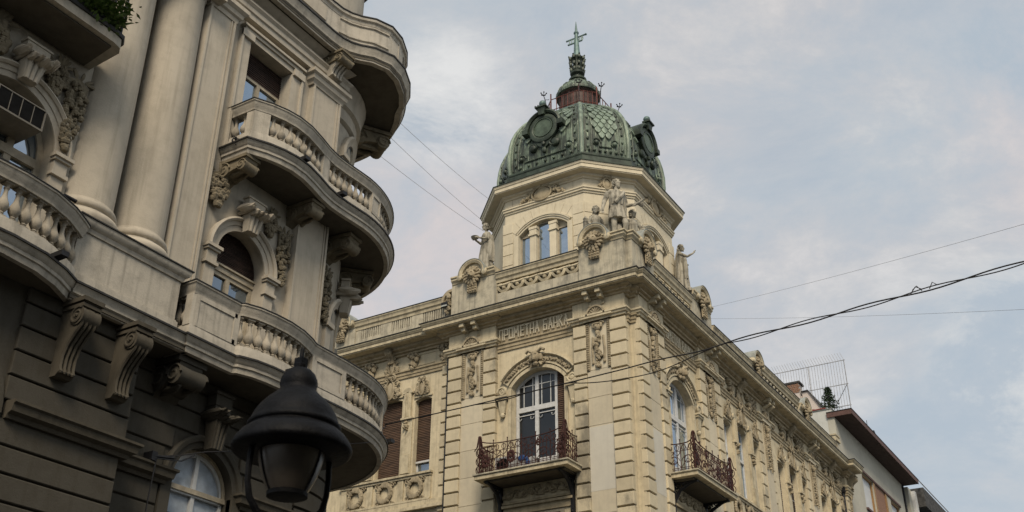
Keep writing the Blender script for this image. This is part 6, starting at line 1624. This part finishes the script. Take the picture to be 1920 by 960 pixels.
def head(b, x, d, z, s_=1., turn=0.):
    """skull, jaw, nose, brow, lips, ears; faces outward (d), turned by an angle"""
    c, q = math.cos(turn), math.sin(turn)
    def bl(dx, dd, dz, *r): b.blob(x + (dx * c + dd * q) * s_, d + (-dx * q + dd * c) * s_, z + dz * s_, *[k * s_ for k in r], n=10, m=7)
    bl(0, 0, .03, .078, .095, .10); bl(0, .025, -.045, .06, .07, .075); bl(0, .07, -.10, .03, .03, .03); bl(0, .105, -.005, .014, .026, .035)
    bl(0, .085, .035, .055, .02, .014); bl(0, .09, -.055, .026, .018, .012); bl(-.04, .075, .01, .02, .015, .014); bl(.04, .075, .01, .02, .015, .014)
    bl(-.08, .0, -.005, .015, .025, .035); bl(.08, 0, -.005, .015, .025, .035)
def hairs(b, x, d, z, s_, turn, n, rnd, bun=0):
    c, q = math.cos(turn), math.sin(turn)
    for i in range(n):
        a = rnd.uniform(0, 2 * PI); e = rnd.uniform(.15, 1.5)
        dx, dd, dz = .088 * math.cos(a) * math.cos(e), .10 * math.sin(a) * math.cos(e) - .015, .03 + .10 * math.sin(e)
        if dd > .05 and dz < .09: continue
        k = rnd.uniform(.018, .03); b.blob(x + (dx * c + dd * q) * s_, d + (-dx * q + dd * c) * s_, z + dz * s_, k * s_, k * s_, k * s_, 6, 4)
    for i in range(26):
        a = rnd.uniform(PI * .95, PI * 2.05); k = .026; b.blob(x + (.085 * math.cos(a) * c + .1 * math.sin(a) * q) * s_, d + (-.085 * math.cos(a) * q + .1 * math.sin(a) * c) * s_, z + rnd.uniform(-.08, .05) * s_, k * s_, k * s_, k * s_, 6, 4)
    if bun: b.blob(x - .13 * q * s_, d - .13 * c * s_, z + .02 * s_, .055 * s_, .055 * s_, .05 * s_, 8, 5)
def hand(b, w_, p, dirn, s_=1.):
    """palm with four curled fingers and a thumb; w_ wrist, p palm centre, dirn finger direction"""
    w_, p, f = Vector(w_), Vector(p), Vector(dirn).normalized(); side = f.cross(Vector((0, 1, .3))).normalized()
    b.tube([w_, p, p + f * .04 * s_], [.026 * s_, .036 * s_, .034 * s_], 7)
    for i, L in enumerate((.065, .078, .074, .055)):
        o = p + f * .03 * s_ + side * (i - 1.5) * .02 * s_; b.tube([o, o + f * L * .55 * s_, o + (f * L * .9 + Vector((0, .03, -.015))) * s_], [.0105 * s_, .0095 * s_, .008 * s_], 5)
    o = p - side * .03 * s_; b.tube([o, o + (f * .03 - side * .03) * s_, o + (f * .06 - side * .035) * s_], [.012 * s_, .011 * s_, .009 * s_], 5)
def fuse(name, b, mat, parent, voxel, mx=None):
    """one continuous carved surface from the overlapping volumes"""
    me = b.mesh(name + '_raw', M[mat], 0)
    o = bpy.data.objects.new(name + '_raw', me); C.objects.link(o)
    md = o.modifiers.new('r', 'REMESH'); md.mode = 'VOXEL'; md.voxel_size = voxel; md.use_smooth_shade = True
    sm = o.modifiers.new('s', 'SMOOTH'); sm.factor = .5; sm.iterations = 2
    dg = bpy.context.evaluated_depsgraph_get(); new = bpy.data.meshes.new_from_object(o.evaluated_get(dg))
    new.name = name; bpy.data.objects.remove(o)
    if not new.materials: new.materials.append(M[mat])
    return obj(name, new, parent, mx)
rs1 = random.Random(4)
def statue_root(label, x, y, z, rz, sc_, kind='statue'):
    t = thing('statue', label, kind, (KX + x, KY + y, z), 'stone statues on the bank parapet', None, R(rz)); t.scale = (sc_,) * 3; return t
# -- standing man at the corner
t = statue_root('tall stone man in a tunic standing at the bank corner holding a tablet', .78, .78, 22.34, -40, 1.62)
b = B()
limb(b, [(0, 0, .92), (0, .0, 1.08), (0, .02, 1.28), (0, .0, 1.44), (.0, .01, 1.52)], [.165, .145, .18, .16, .07], 12); limb(b, [(-.2, 0, 1.41), (0, .0, 1.44), (.2, 0, 1.41)], [.075, .09, .075])
limb(b, [(0, .0, 1.48), (.01, .02, 1.6)], [.062, .055]); head(b, .02, .04, 1.68, 1., .5)
limb(b, [(-.21, .0, 1.41), (-.31, -.02, 1.15), (-.40, .08, .90)], [.075, .06, .04]); hand(b, (-.40, .08, .90), (-.42, .095, .84), (-.1, .15, -1), 1.2)
limb(b, [(.21, .0, 1.41), (.28, -.03, 1.14), (.40, .16, 1.10)], [.07, .055, .036]); hand(b, (.40, .16, 1.10), (.44, .20, 1.11), (1, .4, .2))
limb(b, [(-.09, 0, .95), (-.10, .05, .52), (-.10, .0, .10), (-.10, .02, .04)], [.105, .075, .045, .05]); b.blob(-.10, .09, .035, .05, .13, .035)
limb(b, [(.10, 0, .95), (.16, .15, .52), (.17, .0, .12), (.17, .02, .04)], [.105, .075, .045, .05]); b.blob(.17, .08, .035, .05, .13, .035)
fuse('body', b, 'statue', t, .014)
b = B(); robe(b, [(0, .03, .66, .215, .19), (0, .03, .76, .205, .185), (0, .02, .88, .19, .17), (0, .01, 1.02, .165, .15), (0, .01, 1.07, .155, .14)], 9, .09)
robe(b, [(0, .01, 1.05, .17, .15), (0, .025, 1.16, .185, .17), (0, .03, 1.3, .195, .17), (0, .01, 1.41, .15, .115)], 8, .06)
robe(b, [(.02, -.17, .12, .17, .07), (.02, -.17, .5, .18, .08), (.02, -.14, 1.0, .17, .07), (.04, -.09, 1.42, .15, .06)], 7, .15)
robe(b, [(.2, -.02, .72, .045, .07), (.2, .0, 1.0, .055, .08), (.17, .02, 1.25, .07, .08), (.14, .02, 1.44, .08, .09)], 5, .14)
b.tube([(-.12, .17, 1.06), (0, .2, 1.2), (.12, .17, 1.34), (.17, .08, 1.45)], [.045, .05, .05, .05], 7)
part('drapery', b, 'statue', t)
b = B(); hairs(b, .02, .04, 1.68, 1.05, .5, 70, rs1); part('hair', b, 'statue', t)
b = B(); b.hexa([(.34, .20, 1.0), (.40, .26, 1.0), (.66, .25, 1.24), (.60, .17, 1.24)], [(.33, .21, 1.03), (.39, .28, 1.03), (.65, .27, 1.27), (.59, .18, 1.27)]); b.blob(.56, .22, 1.12, .09, .04, .09)
part('tablet', b, 'statue', t)
b = B(); b.box(-.3, .34, -.26, .24, -.12, .0); b.blob(.03, -.02, .42, .10, .12, .17); part('plinth', b, 'statue', t)
# -- two children beside him
for (x, y, sgn, lab) in ((.42, 1.52, -1, 'grimy stone child seated on the side of the tall man\'s empty hand'), (1.42, .42, 1, 'pale stone child seated beneath the tall man\'s tablet')):
    t = statue_root(lab, x, y, 22.55, -38 + (6 if sgn < 0 else -4), 1.38)
    b = B()
    limb(b, [(0, 0, .10), (0, .0, .36), (0, .02, .62), (0, 0, .80)], [.15, .14, .15, .07], 10); limb(b, [(-.15, 0, .74), (0, 0, .77), (.15, 0, .74)], [.055, .07, .055]); limb(b, [(0, 0, .8), (sgn * .02, .02, .9)], [.05, .045])
    head(b, sgn * .02, .03, .97, 1.02, sgn * .5)
    for s_ in (-1, 1): limb(b, [(s_ * .16, 0, .73), (s_ * .25, .0, .52), (s_ * (.20 if s_ == sgn else .27), .1, .32)], [.055, .045, .033]); hand(b, (s_ * (.20 if s_ == sgn else .27), .1, .32), (s_ * .22, .13, .27), (-.1 * s_, .4, -1)); limb(b, [(s_ * .08, .0, .12), (s_ * .12, .3, .12), (s_ * .12, .32, -.2)], [.1, .075, .05])
    fuse('body', b, 'statue', t, .014)
    b = B(); hairs(b, sgn * .02, .03, .97, 1.08, sgn * .5, 60, rs1); part('hair', b, 'statue', t)
    b = B(); robe(b, [(0, .06, -.12, .24, .26), (0, .05, .1, .24, .24), (0, .0, .25, .17, .16)], 8, .08); part('drapery', b, 'statue', t)
    b = B(); b.lathe([(.07, -.1), (.07, .5), (.085, .52), (.06, .56), (.075, .62), (.02, .70)], sgn * .34, -.02, 10); part('column_stump', b, 'statue', t)
# -- robed woman at the left end
t = statue_root('weathered robed stone woman holding a bowl toward the grey house', .22, 6.52, 22.38, -120, 1.28)
b = B()
limb(b, [(0, 0, .9), (0, .01, 1.1), (0, .03, 1.3), (0, .0, 1.44), (0, .01, 1.5)], [.16, .135, .15, .12, .06], 12); limb(b, [(-.16, 0, 1.39), (0, 0, 1.42), (.16, 0, 1.39)], [.06, .075, .06]); limb(b, [(0, 0, 1.46), (0, .03, 1.6)], [.05, .045]); head(b, 0, .06, 1.67, 1., 0)
limb(b, [(-.17, .0, 1.38), (-.22, .08, 1.14), (-.12, .34, 1.17)], [.06, .048, .033]); hand(b, (-.12, .34, 1.17), (-.10, .39, 1.18), (.2, 1, .1))
limb(b, [(.17, .0, 1.38), (.22, .06, 1.14), (.14, .33, 1.14)], [.06, .048, .033]); hand(b, (.14, .33, 1.14), (.12, .38, 1.15), (-.2, 1, .1))
fuse('body', b, 'statue', t, .014)
b = B(); robe(b, [(0, .02, .0, .27, .27), (0, .02, .3, .235, .25), (0, .03, .65, .20, .20), (0, .02, .95, .18, .165), (0, .0, 1.1, .145, .135), (0, .03, 1.28, .165, .15), (0, .0, 1.4, .13, .10)], 10, .075)
robe(b, [(.20, -.06, .35, .07, .11), (.21, -.06, .8, .09, .12), (.18, -.04, 1.3, .07, .09)], 5, .12)
part('drapery', b, 'statue', t)
b = B(); hairs(b, 0, .06, 1.67, 1.04, 0, 70, rs1, 1); part('hair', b, 'statue', t)
b = B(); b.lathe([(.03, 1.12), (.08, 1.14), (.13, 1.19), (.14, 1.205), (.12, 1.20), (.02, 1.16)], 0, .42, 16); part('bowl', b, 'statue', t)
b = B(); b.box(-.3, .3, -.3, .3, -.1, .0); part('plinth', b, 'statue', t)
# -- woman at the right end, arm held out
t = statue_root('pale robed stone woman with one arm raised toward the open sky', 5.85, .30, 22.36, 28, 1.24)
b = B()
limb(b, [(0, 0, .9), (0, .01, 1.1), (0, .03, 1.3), (0, .0, 1.44), (0, .01, 1.5)], [.16, .135, .15, .12, .06], 12); limb(b, [(-.16, 0, 1.39), (0, 0, 1.42), (.16, 0, 1.39)], [.06, .075, .06]); limb(b, [(0, 0, 1.46), (0, .04, 1.6)], [.05, .045]); head(b, 0, .07, 1.67, 1., .1)
limb(b, [(-.17, .0, 1.38), (-.16, .24, 1.26), (-.10, .46, 1.42)], [.06, .046, .032]); hand(b, (-.10, .46, 1.42), (-.09, .50, 1.47), (.0, .5, 1))
limb(b, [(.17, .0, 1.38), (.20, .02, 1.12), (.10, .2, 1.02)], [.06, .048, .033]); hand(b, (.10, .2, 1.02), (.06, .23, 1.02), (-1, .3, 0))
fuse('body', b, 'statue', t, .014)
b = B(); robe(b, [(0, .02, .0, .26, .27), (0, .02, .3, .235, .25), (0, .03, .65, .21, .21), (0, .02, .95, .19, .17), (0, .0, 1.1, .15, .14), (0, .03, 1.28, .17, .155), (0, .0, 1.4, .14, .11)], 10, .075)
robe(b, [(-.13, .12, .4, .10, .10), (-.14, .14, .8, .11, .10), (-.15, .12, 1.2, .08, .09)], 6, .12); robe(b, [(0, -.15, .3, .17, .07), (0, -.15, .9, .17, .07), (0, -.08, 1.42, .13, .06)], 6, .1); part('drapery', b, 'statue', t)
b = B(); hairs(b, 0, .07, 1.67, 1.05, .1, 70, rs1)
for i in range(16): b.blob(rs1.uniform(-.07, .07), -.06 + rs1.uniform(-.03, .02), 1.45 + i * .012, .035, .03, .04, 6, 4)
part('hair', b, 'statue', t)
b = B(); b.box(-.3, .3, -.3, .3, -.1, .0); part('plinth', b, 'statue', t)

# ================================================================ unseen buildings added across the street to shade the lower facades
for i, (x0, x1, h, m_, lab) in enumerate(((-46, -17, 14.5, 'grey', 'unseen grey plastered building added across the street behind the viewer'), (-16.9, 6, 15.5, 'lower', 'unseen brown plastered building added across the street beside the viewer'), (6.1, 27, 13.5, 'bank', 'unseen cream plastered building added across the street facing the corner'))):
    t = thing('unseen_opposite_building', lab, 'building', (x0, -7, 0))
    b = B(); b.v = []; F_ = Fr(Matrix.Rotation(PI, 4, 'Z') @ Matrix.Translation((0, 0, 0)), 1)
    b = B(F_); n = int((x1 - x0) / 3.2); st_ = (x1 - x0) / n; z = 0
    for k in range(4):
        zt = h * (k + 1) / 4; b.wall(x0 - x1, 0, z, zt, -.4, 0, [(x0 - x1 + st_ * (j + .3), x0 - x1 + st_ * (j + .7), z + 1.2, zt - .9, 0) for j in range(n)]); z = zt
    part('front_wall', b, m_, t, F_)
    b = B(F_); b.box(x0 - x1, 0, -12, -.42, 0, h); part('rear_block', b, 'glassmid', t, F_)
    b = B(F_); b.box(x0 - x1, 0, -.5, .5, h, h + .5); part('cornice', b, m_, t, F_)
